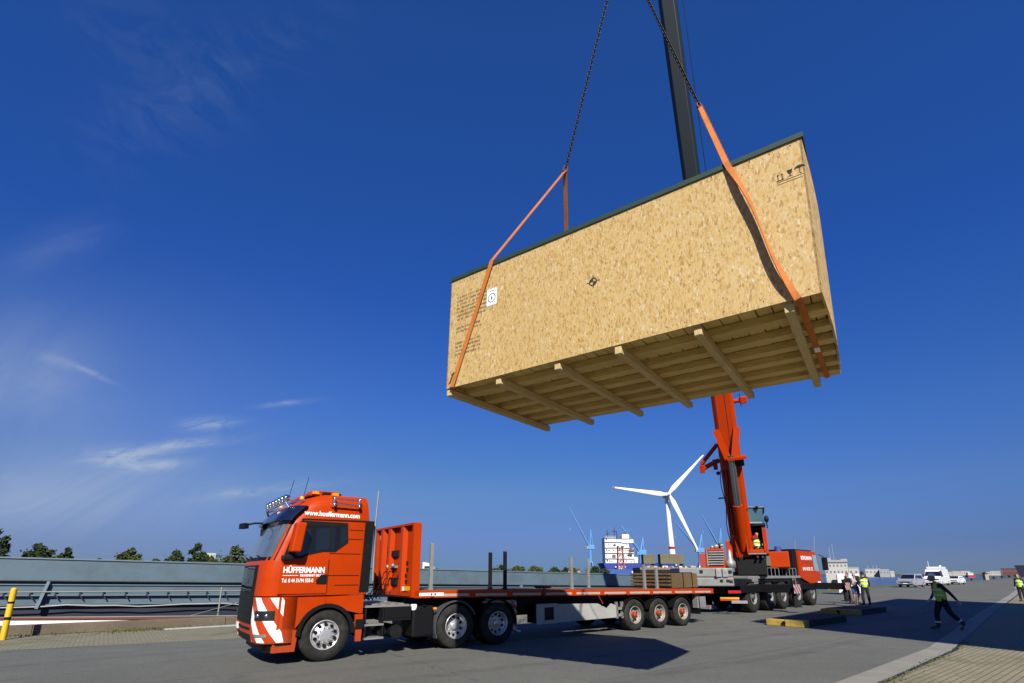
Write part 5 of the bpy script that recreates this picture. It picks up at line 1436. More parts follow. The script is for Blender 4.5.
# ---------------------------------------------------------------- trees beyond the barge
def tree(px, py_top, Y, width_px, label, seed, lm=M_leaf, lean=0.0, n=1500, group='trees beyond the barge'):
    rr = random.Random(seed)
    top = at(px, py_top, Y); base_z = -1.0; hgt = top.z - base_z; cr = width_px * Y / FPX / 2 * 1.12
    t = thing('broadleaf_tree', label, 'tree', (top.x, Y, base_z), 0, group)
    m = MB(); m.tube((0, 0, 0), (lean * .3, 0, hgt * .45), .22, 8, .14); m.tube((lean * .3, 0, hgt * .45), (lean, 0, hgt * .92), .14, 8, .03)
    for k in range(9):
        a = rr.uniform(0, 6.28); z = hgt * rr.uniform(.3, .8); m.tube((lean * z / hgt, 0, z), (lean * z / hgt + math.cos(a) * cr * .7, math.sin(a) * cr * .7, z + hgt * .13), .06, 6, .015)
    m.build('trunk', M_bark, t)
    m = MB(); cl = []
    for k in range(20):
        a = rr.uniform(0, 6.28); zz = rr.uniform(.25, .80) if k % 4 else rr.uniform(.60, .90); env = math.sin(math.pi * min(1, (zz - .12) / .95)) ** .8
        rad = cr * rr.uniform(.15, .78) * env; cl.append((Vector((lean * zz + rad * math.cos(a), rad * math.sin(a), hgt * zz)), max(cr * rr.uniform(.26, .50), rr.uniform(.35, .7)) * (1 if zz < .68 else .62)))
    cl.append((Vector((lean, 0, hgt * .93)), cr * .22))
    for k in range(n):
        c, r = cl[rr.randrange(len(cl))]
        v = Vector((rr.gauss(0, 1), rr.gauss(0, 1), rr.gauss(0, .9))).normalized() * r * (rr.random() ** .4 if rr.random() < .86 else rr.uniform(.9, 1.5))
        p = c + v
        if p.z > hgt * 1.16: continue
        s = rr.uniform(.12, .25) * (Y / 70) ** .5; a = Vector((rr.gauss(0, 1), rr.gauss(0, 1), rr.gauss(0, 1))).normalized(); b = a.orthogonal().normalized()
        m.add([p - a * s, p + b * s * .6, p + a * s, p - b * s * .6], [(0, 1, 2, 3)])
    m.build('crown', lm, t)


TREES = [(-4, 528, 70, 30, 'dark tall tree at the far left edge of the view', M_leaf), (38, 544, 76, 34, 'wide dark tree behind the barge, second from the left edge', M_leaf), (55, 550, 80, 24, 'lower side tree beside the wide dark tree', M_leaf2),
         (71, 547, 78, 16, 'narrow pointed tree right of the wide dark tree', M_leaf), (102, 558, 90, 12, 'tiny low tree just showing over the barge', M_leaf), (131, 548, 80, 24, 'leaning tree alone in the middle of the barge', M_leaf2),
         (155, 559, 95, 20, 'low pale bush between the leaning tree and the white frame', M_leaf2), (180, 551, 86, 26, 'rounded tree behind the white roof frame', M_leaf), (200, 543, 84, 20, 'tall rounded tree left of the pale house', M_leaf), (213, 556, 90, 14, 'pale small tree beside the house behind the barge', M_leaf2),
         (237, 547, 82, 30, 'pale green tree right beside the truck windscreen', M_leaf2),
         (437, 569, 150, 12, 'low dark bush right of the trailer headboard', M_leaf), (503, 566, 120, 22, 'bushy tree behind the pair of dark stakes', M_leaf), (520, 567, 130, 20, 'yellowish bush right of the dark stakes', M_leaf2), (534, 567, 126, 24, 'broad light green bush beyond the trailer deck', M_leaf2),
         (553, 568, 140, 14, 'darker bush left of the pale stakes', M_leaf), (567, 567, 132, 10, 'spindly tree behind the pale stake', M_leaf), (576, 568, 136, 10, 'spindly tree right of the pale stake', M_leaf2), (596, 567, 140, 18, 'dark bush between the small hut and the ship', M_leaf), (606, 569, 150, 12, 'low dark bush at the ship stern', M_leaf)]
for i, (px, pt, Y, w, lb, lm) in enumerate(TREES):
    tree(px, pt, Y, w, lb, 100 + i, lm, lean=random.uniform(-.6, .6), n=3600 if i < 11 else 1700)


# ---------------------------------------------------------------- far buildings, ship, cranes, turbine
def house(px0, px1, py0, py1, Y, depth, label, cat, wall=M_pale, win=True, roof=None, name='building', rows=2, cols=4, extra=None, z0=None):
    a, b = at(px0, py1, Y), at(px1, py0, Y); zb = a.z if z0 is None else z0
    az = math.atan2((a.x + b.x) / 2, Y); rd = Vector((math.sin(az), math.cos(az))); dst = rd.dot(Vector((a.x, a.y)))
    bv = Vector((b.x, b.y)); bv *= dst / rd.dot(bv)
    w = (bv - Vector((a.x, a.y))).length; h = b.z - zb
    t = thing(name, label, cat, (a.x, Y, zb), -az)
    m = MB(); m.box(0, w, 0, depth, 0, h); m.build('wall', wall, t)
    if roof: m = MB(); m.box(-.02 * w, w * 1.02, -.3, depth + .3, h + .01, h + .06 * h + .2); m.build('roof', roof, t)
    if win:
        vis = a.z - zb
        for r in range(rows):
            m = MB(); z = vis + (h - vis) * (r + .35) / rows
            for c in range(cols): x = w * (c + .25) / cols; m.box(x, x + w / cols * .4, -.06, .02, z, z + (h - vis) / rows * .3)
            m.build('window', M_dimwin, t)
    if extra: extra(t, w, h, depth)
    return t


house(206, 216, 553, 562, 160, 8, 'pale block of flats far behind the trees on the left', 'building', M_pale, rows=2, cols=3, z0=-1)
house(566, 580, 570, 577, 150, 6, 'small hut with a purple grey roof beyond the trailer', 'hut', M_palegrey, roof=M_redbrown, rows=1, cols=2, z0=-1, name='hut')


def wheelhouse_boat():
    a = at(421, 571, 90); t = thing('motor_boat', 'white boat cabin showing above the barge behind the trailer headboard', 'boat', (a.x, 90, -2.6))
    w = 20 * 90 / FPX
    m = MB(); m.prism([(0, 4.6), (w, 4.6), (w * 1.05, 4.9), (0, 4.9)], 0, 3); m.prism([(-.5, 0), (w, 0), (w + 1.2, 4.59), (-.5, 4.59)], -.3, 3.3); m.build('hull', M_shipw, t)
    m = MB(); m.prism([(0.2, 4.91), (2.2, 4.91), (1.9, 5.6), (1.2, 6.2), (.2, 6.4)], .3, 2.7); m.build('cabin', M_shipw, t)
    m = MB(); m.box(.5, 1.4, .27, .3, 5.3, 5.7); m.build('window', M_win, t)


wheelhouse_boat()


def wind_turbine():
    Y = 480; k = Y / FPX
    hub = at(668.5, 494.5, Y); t = thing('wind_turbine', 'tall white three-bladed wind turbine with red tips beyond the harbour', 'wind turbine', (hub.x, Y, -3))
    hz = hub.z + 3
    m = MB(); m.tube((2.5, 8, 0), (0.4, 8, hz - 1.2), 3.4, 20, 1.75); m.build('tower', M_shipw, t)
    zb = at(670, 547.5, Y).z + 3; m = MB(); rb = 3.4 - 1.65 * zb / hz + .04; cx = 2.5 - 2.1 * zb / hz; m.tube((cx, 8, zb - 1.2), (cx, 8, zb + 1.2), rb, 20); m.build('red_band', M_redl, t)
    m = MB(); m.obox((0, 7, hz + .2), (2.0, 0, 0), (0, 6, 0), (0, 0, 2.0)); m.build('nacelle', M_shipw, t, .6, 3)
    m = MB(); m.lathe([(.05, 3.2), (1.3, 2.4), (1.9, 1.0), (2.0, -.5), (1.8, -.6)][::-1], (0, 0, hz), (0, -1, 0), 18); m.build('hub', M_shipw, t)
    for px, py, in ((611.5, 487), (703.5, 455), (698, 551)):
        tip = at(px, py, Y); d = Vector((tip.x - hub.x, 0, tip.z - hub.z)); L = d.length; d.normalize(); s = Vector((-d.z, 0, d.x)); m = MB(); vs = []; N_ = 10
        prof = [(0, 1.3, 1.2), (.05, 1.5, 1.0), (.14, 2.5, .7), (.25, 2.35, .55), (.5, 1.7, .4), (.8, 1.05, .25), (.94, .75, .15)]
        for u, c, th in prof:
            for i in range(N_): a = 2 * math.pi * i / N_; vs.append(d * (u * L) + s * (c * math.cos(a) + c * .25) + Vector((0, -.5 + th * math.sin(a), hz)))
        m.add(vs, [(j * N_ + i, j * N_ + (i + 1) % N_, (j + 1) * N_ + (i + 1) % N_, (j + 1) * N_ + i) for j in range(len(prof) - 1) for i in range(N_)], 0, True); bl = m.build('blade', M_shipw, t)
        m = MB(); vs = []
        for u, c, th in ((.94, .75, .15), (.975, .55, .12), (1.0, .12, .05)):
            for i in range(N_): a = 2 * math.pi * i / N_; vs.append(d * (u * L) + s * (c * math.cos(a) + c * .25) + Vector((0, -.5 + th * math.sin(a), hz)))
        m.add(vs, [(j * N_ + i, j * N_ + (i + 1) % N_, (j + 1) * N_ + (i + 1) % N_, (j + 1) * N_ + i) for j in range(2) for i in range(N_)] + [tuple(range(2 * N_, 3 * N_))], 0, True); m.build('blade_tip', M_redl if px < 620 else M_shipw, bl)


wind_turbine()


def ship():
    Y = 420; k = Y * .97 / FPX; a = at(604, 575, Y)
    t = thing('cargo_ship', 'cargo ship with blue hull and white many-decked superstructure in the harbour', 'ship', (a.x, Y, -3))
    P = lambda px, py: ((px - 604) * k, at(604, py, Y).z + 3)
    m = MB(); lv = [(0, 5), (P(0, 571)[1], 0), (P(0, 563)[1], -3.0)]; vs = []
    for z, sh in lv: vs += [(sh + 1, 8, z), (sh + 3, 0, z), (40, 0, z), (60, 4, z), (60, 26, z), (sh + 3, 26, z), (sh + 1, 18, z)]
    m.add(vs, [(j * 7 + i, j * 7 + (i + 1) % 7, (j + 1) * 7 + (i + 1) % 7, (j + 1) * 7 + i) for j in range(2) for i in range(7)] + [tuple(range(14, 21))]); m.build('hull', M_blue, t)
    m = MB()
    zt = [P(0, y)[1] for y in (563.2, 558, 552.5, 547, 541.5, 537)]
    blocks = [(2.5, 11.5, 4, 18, 0, 5), (11.5, 17, 5.5, 20, 0, 4.1), (17, 23, 7, 21, 0, 3.6), (23, 27, 8, 22, 0, 2.6), (12, 27.5, 9, 16, 3.9, 4.6), (26.9, 29.5, 6, 22, 0, 1.2)]
    zf = lambda f_: zt[int(f_)] + (zt[min(5, int(f_) + 1)] - zt[int(f_)]) * (f_ - int(f_))
    for x0, x1, y0, y1, f0, f1 in blocks: m.box(x0, x1, y0, y1, zf(f0), zf(f1))
    m.build('superstructure', M_shipw, t)
    m = MB(); rr = random.Random(21)
    for k, (x0, x1, y0, y1, f0, f1) in enumerate(blocks[:4]):
        for lv_ in range(1, int(f1) + 1):
            m.box(x0 + .1, x1 + .3, y0 - 1.3, y0 - .01, zt[lv_] - .25, zt[lv_]); m.box(x0 + .1, x1 + .3, y0 - 1.3, y0 - 1.22, zt[lv_] + .8, zt[lv_] + .95)
    for k in range(5): a_ = rr.choice(blocks[1:4]); z_ = zt[k % 4]; m.bar((a_[0], a_[2] - .8, z_), (a_[1], a_[2] - .8, z_ + 4.0), .5, .3)
    m.build('deck_edge', M_shipw, t)
    for k, (x0, x1, y0, y1, f0, f1) in enumerate(blocks[:4]):
        m = MB()
        for lv_ in range(int(f1)):
            x = x0 + .8
            while x < x1 - 1:
                if rr.random() < .55: m.box(x, x + rr.uniform(.5, 1.3), y0 - .06, y0 + .02, zt[lv_] + 1.3, zt[lv_] + rr.uniform(2.1, 2.9))
                x += 1.9
        m.build('window', M_win, t)
    m = MB()
    for x, h in ((6, 7), (12, 9), (14, 6), (22, 5)): m.tube((x, 10, zt[-1] - .5), (x, 10, zt[-1] + h), .35, 6, .15)
    m.box(4.5, 8, 9.5, 10.5, zt[-1] + 3, zt[-1] + 3.5); m.box(10.4, 13.8, 9.5, 10.5, zt[-1] + 5, zt[-1] + 5.5); m.build('mast', M_dark, t)
    m = MB(); m.box(18, 24, 8, 18, zt[-1] - .9, zt[-1] + 2.8); m.build('funnel', M_shipw, t, .4)
    m = MB()
    for s_, z_ in (((22, 26), (zt[2] + 1)), ((8, 11), (zt[1] + 1.0))): m.box(s_[0], s_[1], 2.9, 4.1, z_ - .8, z_ + 1.6)
    m.build('lifeboat', M_rust, t, .5)
    m = MB(); z = P(0, 568)[1]
    for k in range(6): m.box(9 + k * 1.5, 10.1 + k * 1.5, -1.6, .2, z + .5, z + 1.2)
    for k in range(4): m.box(10.5 + k * 1.5, 11.4 + k * 1.5, -1.6, .2, z - .8, z - .2)
    m.build('hull_marking', M_text, t)
    # red and white lattice mast before it
    b = at(622, 574, 300); t2 = thing('lattice_mast', 'red and white lattice mast standing before the ship', 'mast', (b.x, 300, -3))
    k3 = 300 * .97 / FPX; ht = at(622, 546, 300).z + 3; m = MB()
    c4 = [(-2.2, 0), (2.2, 0), (2.2, 4), (-2.2, 4)]
    for i in range(4):
        x, y = c4[i]; x2, y2 = c4[(i + 1) % 4]; m.tube((x, y, 0), (x * .6, 2 + (y - 2) * .6, ht), .22, 6)
        for j in range(6):
            u, v = j / 6, (j + 1) / 6; f = lambda xx, yy, w: (xx * (1 - .4 * w), 2 + (yy - 2) * (1 - .4 * w), ht * w)
            m.tube(f(x, y, u), f(x2, y2, v), .14, 5); m.tube(f(x2, y2, u), f(x2 if False else x, y, v), .14, 5)
    m.build('lattice', mat('red_lattice', (.50, .14, .10), .6), t2)
    m = MB(); m.box(-3, 3, -.6, 4.6, ht, ht + 1.2); m.build('platform', M_shipw, t2)


ship()


def harbour_crane(base, head, tip, Y, label, bw=3.2, cabcol=True):
    k = Y * .97 / FPX; b = at(base[0], base[1], Y)
    t = thing('harbour_crane', label, 'crane', (b.x, Y, -2.5), 0, 'blue harbour cranes')
    hp = at(head[0], head[1], Y); tp = at(tip[0], tip[1], Y); hp = Vector((hp.x - b.x, 0, hp.z + 2.5)); tp = Vector((tp.x - b.x, 0, tp.z + 2.5))
    zp = hp.z * .34
    m = MB()
    for x in (-bw, bw):
        for y in (-bw, bw): m.tube((x * 1.2, y * 1.2, 0), (x * .45, y * .45, zp), .9, 6)
    m.box(-bw * .6, bw * .6, -bw * .6, bw * .6, zp - .4, zp + 1.2); m.build('portal', M_cblue, t)
    m = MB(); m.tube((0, 0, zp), (0, 0, hp.z * .72), 1.9, 10, 1.6); m.build('tower', M_cblue, t)
    zc = hp.z * .62
    m = MB(); m.box(-2.2, 4.6, -2, 2, zc, zc + 4.6); mh = m.build('machine_house', M_cblue, t, .2)
    m = MB(); m.box(-4.0, -2.21, -1.4, 1.4, zc + .6, zc + 3.2); m.build('driver_cabin', mat('cabin_yellow', (.5, .42, .2), .5) if cabcol else M_cblue, t)
    m = MB(); m.tube((0, 0, zc + 4), (hp.x + .8, 0, hp.z + 3), 1.3, 8, .9); m.tube((3, 0, zc + 4), (hp.x + 1, 0, hp.z + 3), .7, 6); m.build('a_frame', M_cblue, t)
    m = MB(); j0 = Vector((-1.6, 0, zc + 3.6)); n = 12
    for y in (-1, 1):
        for dz in (0, 1):
            a = j0 + Vector((0, y * 1.2, dz * 1.6)); c = tp + Vector((0, y * .3, dz * .3)); m.tube(a, c, .42, 6, .30)
    for i in range(n):
        u, v = i / n, (i + 1) / n; f = lambda w, y, dz: (j0 + Vector((0, y * 1.2, dz * 1.6))).lerp(tp + Vector((0, y * .3, dz * .3)), w)
        m.tube(f(u, -1, 0), f(v, -1, 1), .2, 5); m.tube(f(u, 1, 0), f(v, 1, 1), .2, 5); m.tube(f(u, -1, 1), f(v, 1, 1), .18, 5)
    m.build('jib', M_cblue, t)
    m = MB(); m.tube(hp + Vector((.8, 0, 3)), tp + Vector((0, 0, .5)), .09, 5); m.tube(tp, tp - Vector((0, 0, (tp.z - zc) * .5)), .07, 5); m.obox(tp - Vector((0, 0, (tp.z - zc) * .5 + .8)), (.5, 0, 0), (0, .5, 0), (0, 0, .8)); m.build('rope', M_cblue, t)


harbour_crane((591, 571), (590, 532), (569.5, 508), 560, 'blue harbour crane alone left of the ship, jib raised to the left')
harbour_crane((642, 571), (642, 541), (621, 526), 460, 'blue harbour crane close to the ship superstructure', cabcol=False)
harbour_crane((701, 568), (701, 537), (674, 521), 520, 'blue harbour crane behind the lower blade of the wind turbine')
harbour_crane((722, 570), (720, 531), (701, 514), 620, 'faint blue harbour crane nearest the orange boom', cabcol=False)


def pontoons():
    t = thing('pontoon', 'blue and white floating pontoon in front of the ship', 'pontoon', at(603, 576, 230).to_3d() * 1); t.location.z = -3
    a = at(603, 569.5, 230); w1 = at(632, 570, 230).x - a.x; w2 = at(668, 570, 230).x - a.x; h = a.z + 3; h2 = at(640, 571, 230).z + 3
    m = MB(); m.box(0, w1, 0, 8, 0, h); m.build('blue_section', M_blue2, t)
    m = MB(); m.box(w1, w2, .05, 8, 0, h2); m.build('white_section', M_shipw, t)
    m = MB(); z = at(640, 573.3, 230).z + 3; m.box(w1, w2, -.0, .05, z - .35, z); m.build('blue_line', M_blue, t)
    t = thing('work_barge', 'brown decked work barge loaded with scrap below the wind turbine', 'barge', at(640, 570, 200)); t.location.z = -3
    w = at(715, 570, 200).x - at(640, 570, 200).x; z = at(650, 567.5, 200).z + 3
    m = MB(); m.box(0, w, 0, 12, 0, z - .8); m.build('hull', M_dark, t)
    m = MB(); m.box(0, w, -.2, 12, z - .8, z); m.build('deck', mat('rusty_deck', (.28, .19, .10), .8, var=.4, scale=.5), t)
    m = MB(); rr = random.Random(9)
    for k in range(60): x = rr.uniform(.5, w - 1.5); s = rr.uniform(.2, .7); m.obox((x, rr.uniform(.3, 3), z + s * .5), (s, rr.uniform(-.2, .2), 0), (0, s, 0), (rr.uniform(-.2, .2), 0, s * .6), rr.randrange(4))
    m.build('scrap', [M_shipw, M_tarp, M_redbrown, M_palegrey], t)
    for px0, px1, py0, py1, lb in ((644, 654.5, 554.3, 563.8, 'smaller brown steel box on the work barge by the ship'), (661, 683, 554.0, 563.8, 'larger brown steel box on the work barge below the turbine')):
        a = at(px0, py1, 204); b = at(px1, py0, 204); t = thing('steel_box', lb, 'container', (a.x, 204, z - 3 + .01), 0, 'brown boxes on the work barge'); hh = b.z - (z - 3)
        m = MB(); m.box(0, b.x - a.x, 0, 4, hh - (b.z - a.z), hh); m.build('body', M_tarp, t)
        m = MB(); n = int((b.x - a.x) / .6)
        for k in range(n + 1): x = (b.x - a.x) * k / n; m.box(x - .08, x + .08, -.1, -.001, hh - (b.z - a.z) + .1, hh - .1)
        m.build('rib', M_tarp, t)
        m = MB(); 
        for x in (.3, b.x - a.x - .3): m.box(x - .2, x + .2, .2, 3.8, 0, hh - (b.z - a.z) - .002)
        m.build('foot', M_dark, t)
    a = at(687, 572, 210); t = thing('workboat', 'light blue and white workboat left of the crane engine housing', 'boat', (a.x, 210, -3)); k = 210 * .97 / FPX
    m = MB(); m.prism([(0, 0), (8, 0), (9.5, 3.6), (-.5, 3.2)], 0, 4); m.build('hull', M_cblue, t)
    m = MB(); m.prism([(1.5, 3.3), (6.5, 3.5), (6.0, 6.2), (2.0, 6.2)], .5, 3.5); m.build('wheelhouse', M_shipw, t)
    m = MB(); m.box(2.2, 5.8, .44, .5, 4.9, 5.7); m.build('window', M_win, t)
    m = MB(); m.tube((4, 2, 6.2), (4, 2, 8.5), .15, 6); m.box(2.5, 5.5, 1.5, 2.5, 6.2, 6.8); m.build('mast', M_dark, t)


pontoons()


def far_shore_things():
    def stacks(t, w, h, d):
        m = MB()
        for x in (.2, .55, .8): m.tube((w * x, d / 2, h), (w * x, d / 2, h * 1.5), w * .012 + .15, 8)
        m.build('chimney', M_palegrey, t)
    def hall_top(t, w, h, d):
        m = MB(); m.tube((w * .82, 2, h), (w * .82, 2, h + .9), 1.1, 14); m.box(w * .05, w * .3, 1, 6, h, h + 1.2); m.build('roof_unit', M_palegrey, t)
        m = MB(); m.tube((w * .3, 3, h), (w * .3, 3, h + 4), .07, 6); m.tube((w * .45, 3, h), (w * .45, 3, h + 5), .06, 6); m.build('mast', M_palegrey, t)
        m = MB(); m.box(w * .25, w * .85, -.5, -.08, h * .30, h * .42); m.build('awning', M_dark, t)
    house(826, 847, 562.5, 575, 140, 14, 'cream dockside hall just right of the crane cab', 'building', M_pale, roof=M_palegrey, rows=2, cols=6, z0=-3, extra=hall_top)
    house(849.5, 858.5, 568, 576, 420, 20, 'white cube building behind the onlookers', 'building', M_pale, roof=M_palegrey, rows=1, cols=2, z0=-3)
    house(866, 880, 569.2, 575, 900, 40, 'white factory hall on the far shore right of the onlookers', 'building', M_pale, roof=M_palegrey, rows=1, cols=4, z0=-3, extra=stacks)
    house(880, 889, 570, 575, 880, 40, 'grey factory hall on the far shore', 'building', M_palegrey, roof=M_pale, rows=1, cols=3, z0=-3)
    house(890.5, 894, 571, 575, 930, 30, 'tiny white shed on the far shore left of the silver car', 'building', M_pale, rows=1, cols=2, z0=-3)
    for px0, px1, py, lb in ((944, 952, 572.0, 'low white warehouse on the far shore right of the white van'), (953, 961, 571.4, 'white warehouse with taller roof on the far shore'), (962, 970, 571.2, 'white warehouse beside the red boat'), (984, 990, 572.0, 'small white hall left of the stone post'), (991, 1000, 571.2, 'white hall between stone post and red brown hall')):
        house(px0, px1, py, 575, 1030, 40, lb, 'building', M_pale, roof=M_palegrey, rows=1, cols=4, z0=-1.5)
    house(1002, 1021, 568.8, 573.6, 1040, 30, 'long red brown hall on the far shore at right', 'building', M_redbrown, win=True, roof=M_redbrown, rows=1, cols=9, z0=-1.5)
    a = at(968, 575, 800); t = thing('red_ferry', 'red and white ferry on the water right of the white car', 'ship', (a.x, 800, -3))
    m = MB(); m.prism([(0, 0), (11, 0), (13, 3.5), (-1, 3)], 0, 5); m.build('hull', mat('ferry_red', (.5, .03, .03), .5), t)
    m = MB(); m.box(1, 9, .5, 4.5, 3.3, 6.5); m.build('cabin', M_shipw, t)
    m = MB(); m.box(1.5, 8.5, .45, .5, 4.4, 5.4); m.build('window', M_win, t)
    a = at(1021, 578, 330); t = thing('dark_ship', 'dark navy ship hull cut by the right edge of the view', 'ship', (a.x, 330, -3), -R(43))
    m = MB(); m.prism([(1, 0), (70, 0), (70, 9.5), (-1.5, 10.2)], 0, 14); m.build('hull', mat('dark_navy_hull', (.012, .02, .05), .5), t)
    m = MB(); m.box(12, 24, 3, 11, 9.6, 15); m.build('superstructure', M_shipw, t)
    m = MB(); m.box(12.5, 23.5, 2.9, 3, 12, 13); m.build('window', M_win, t)
    # white trailer box behind the crane front
    a = at(838, 583, 46); b = at(858, 573.6, 46); t = thing('site_container', 'white site container with dark windows behind the crane front', 'container', (a.x, 46, 0), -R(33)); w = (b.x - a.x) * .86; h = b.z
    m = MB(); m.box(0, w, 0, 2.4, .15, h); m.box(.2, .5, .2, 2.2, 0, .15); m.box(w - .5, w - .2, .2, 2.2, 0, .15); m.build('body', M_shipw, t)
    m = MB(); m.box(-.06, 0, .1, 2.3, .3, h - .1); m.build('teal_end', M_teal, t)
    for x in (.55, 1.3):
        m = MB(); m.box(x, x + .3, -.02, .02, .9, 1.6); m.build('window', M_win, t)


far_shore_things()


def quay_bollards():
    spots = [(972, 581.0), (994.3, 579.3), (1002.7, 578.6), (1009.7, 578.0), (1016, 577.6), (884, 585.8)]
    labs = ['iron mooring bollard left of the stone post', 'iron mooring bollard just right of the stone post', 'second iron mooring bollard right of the stone post', 'third iron mooring bollard right of the stone post', 'farthest iron mooring bollard by the dark ship', None]
    for (px, py), lb in zip(spots, labs):
        if not lb: continue
        g = ground_at(px, py); s = g.y / 140 * 1.05
        t = thing('mooring_bollard', lb, 'bollard', g, 0, 'mooring bollards along the quay')
        m = MB(); m.lathe([(.30 * s, 0), (.26 * s, .1 * s), (.22 * s, .3 * s), (.24 * s, .42 * s), (.36 * s, .50 * s), (.36 * s, .60 * s), (.2 * s, .68 * s), (.001, .69 * s)], (0, 0, 0), (0, 0, 1), 14); m.build('post', M_iron, t)
    g = ground_at(986.3, 580); h = at(986.3, 572.5, g.y).z
    t = thing('stone_post', 'pale stone post with a capped top on the quay edge', 'post', g); w = 1.6 * g.y / FPX
    m = MB(); m.box(-w, w, -w, w, 0, h * .72); m.build('shaft', M_stone, t, .05)
    m = MB(); m.box(-w * .8, w * .8, -w * .8, w * .8, h * .721, h * .86); m.box(-w * 1.1, w * 1.1, -w * 1.1, w * 1.1, h * .861, h * .95); m.build('cap', M_redbrown, t)
    m = MB(); m.ball((0, 0, h), w * .6); m.build('lamp', M_green, t)


quay_bollards()


# ---------------------------------------------------------------- parked vehicles
def car(px, py, label, kind, paint, ang):
    g = ground_at(px, py)
    t = thing({'mpv': 'people_carrier', 'van': 'camper_van', 'hatch': 'hatchback_car'}[kind], label, {'mpv': 'car', 'van': 'van', 'hatch': 'car'}[kind], g, ang, 'vehicles parked by the water')
    dims = {'mpv': (4.6, 1.9, [(-2.3, .35), (2.2, .30), (2.3, .55), (2.25, .85), (1.35, 1.05), (-2.25, 1.10), (-2.32, .7)], [(1.45, 1.0), (.55, 1.72), (-1.9, 1.80), (-2.28, 1.08)]),
            'van': (5.6, 2.1, [(-2.8, .4), (2.7, .35), (2.8, .7), (2.75, 1.1), (2.1, 1.35), (-2.78, 1.4), (-2.8, .8)], [(2.2, 1.3), (1.55, 2.15), (1.2, 2.45), (-2.75, 2.5), (-2.78, 1.38)]),
            'hatch': (4.3, 1.8, [(-2.1, .32), (2.1, .28), (2.18, .5), (2.1, .78), (1.2, .92), (-2.05, .98), (-2.14, .6)], [(1.25, .9), (.4, 1.42), (-1.3, 1.45), (-2.05, .97)])}[kind]
    L, Wd, low, up = dims; hw = Wd / 2
    m = MB(); m.prism(low, -hw, hw); body = m.build('body', paint, t, .09, 3)
    # greenhouse narrower at the top
    m = MB(); k = len(up); zt = max(z for x, z in up); zb = min(z for x, z in up)
    vs = [(x, -hw + .04 + (z - zb) / (zt - zb) * (.16 if kind != 'van' else .05), z) for x, z in up] + [(x, hw - .04 - (z - zb) / (zt - zb) * (.16 if kind != 'van' else .05), z) for x, z in up]
    m.add(vs, [tuple(range(k)), tuple(range(2 * k - 1, k - 1, -1))] + [(i, k + i, k + (i + 1) % k, (i + 1) % k) for i in range(k)]); m.build('roof', paint, t, .06, 3)
    # windscreen and side glass
    (xa, za), (xb, zb2) = up[0], up[1]; m = MB(); nrm = Vector((zb2 - za, 0, xa - xb)).normalized() * .012
    ins = .16 if kind != 'van' else .10
    def lp(u, y): return Vector((xa + (xb - xa) * u, y, za + (zb2 - za) * u)) + nrm
    m.add([lp(.16, -hw + ins), lp(.16, hw - ins), lp(.94, hw - ins - .1), lp(.94, -hw + ins + .1)], [(0, 1, 2, 3)]); m.build('windscreen', M_glass, t)
    for sg in (-1, 1):
        m = MB(); y = hw - .05; zt2 = zt - .22; zz = zb + .14
        x0, x1 = (up[1][0] + .35, up[2][0] + .25) if kind != 'van' else (1.95, .9)
        a = [(x0 + .25, zz), (x0 - .25, zt2), (x1 + .1, zt2), (x1 - .1, zz)]; off = lambda z: (z - zb) / (zt - zb) * (.16 if kind != 'van' else .05)
        m.add([(x, sg * (y - off(z) + .022), z) for x, z in a], [(0, 1, 2, 3) if sg < 0 else (3, 2, 1, 0)]); m.build('side_window', M_glass, t)
    fx = max(x for x, z in low); zb3 = low[3][1]
    for sg in (-1, 1):
        m = MB(); m.obox((fx - .06, sg * (hw - .32), zb3 - .14), (.06, 0, 0), (0, .22, 0), (0, 0, .085)); m.build('headlight', M_chrome, t, .02)
    m = MB(); m.box(fx - .05, fx + .015, -hw + .45, hw - .45, zb3 - .24, zb3 - .06); m.build('grille', M_black, t)
    m = MB(); m.box(fx - .05, fx + .02, -hw + .2, hw - .2, .30, .42); m.build('air_dam', M_black, t)
    m = MB(); m.box(fx + .0, fx + .03, -.26, .26, .46, .57); m.build('licence_plate', M_white, t)
    wr = .36 if kind == 'van' else .32
    for x in (L * .31, -L * .30):
        for sg in (-1, 1): make_wheel(t, x, wr, .22, sg * (hw + .01), sg, .05, wr * .6, M_grey, .06, False, M_rim, 20)
    for sg in (-1, 1):
        m = MB(); m.obox((up[0][0] - .35, sg * (hw + .12), up[0][1] + .15), (.07, 0, 0), (0, .11, 0), (0, 0, .08)); m.build('mirror', M_black if kind == 'van' else paint, t, .03)
    if kind == 'van':
        m = MB(); m.box(-2.5, .9, -.85, .85, 2.51, 2.85); m.build('roof_box', paint, t, .06)
        m = MB(); m.tube((.9, -.5, 2.5), (.9, -.5, 3.7), .03); m.tube((-2.3, .2, 2.85), (-2.3, .2, 3.1), .15, 10); m.build('antenna', M_white, t)


car(912, 587.2, 'silver people carrier parked closest to the crane by the water', 'mpv', M_silver, R(216))
car(938, 585.6, 'white camper van with a roof box between the two cars', 'van', M_wcar, R(218))
car(956, 584.4, 'white hatchback car parked on the right of the camper van', 'hatch', M_wcar, R(216))


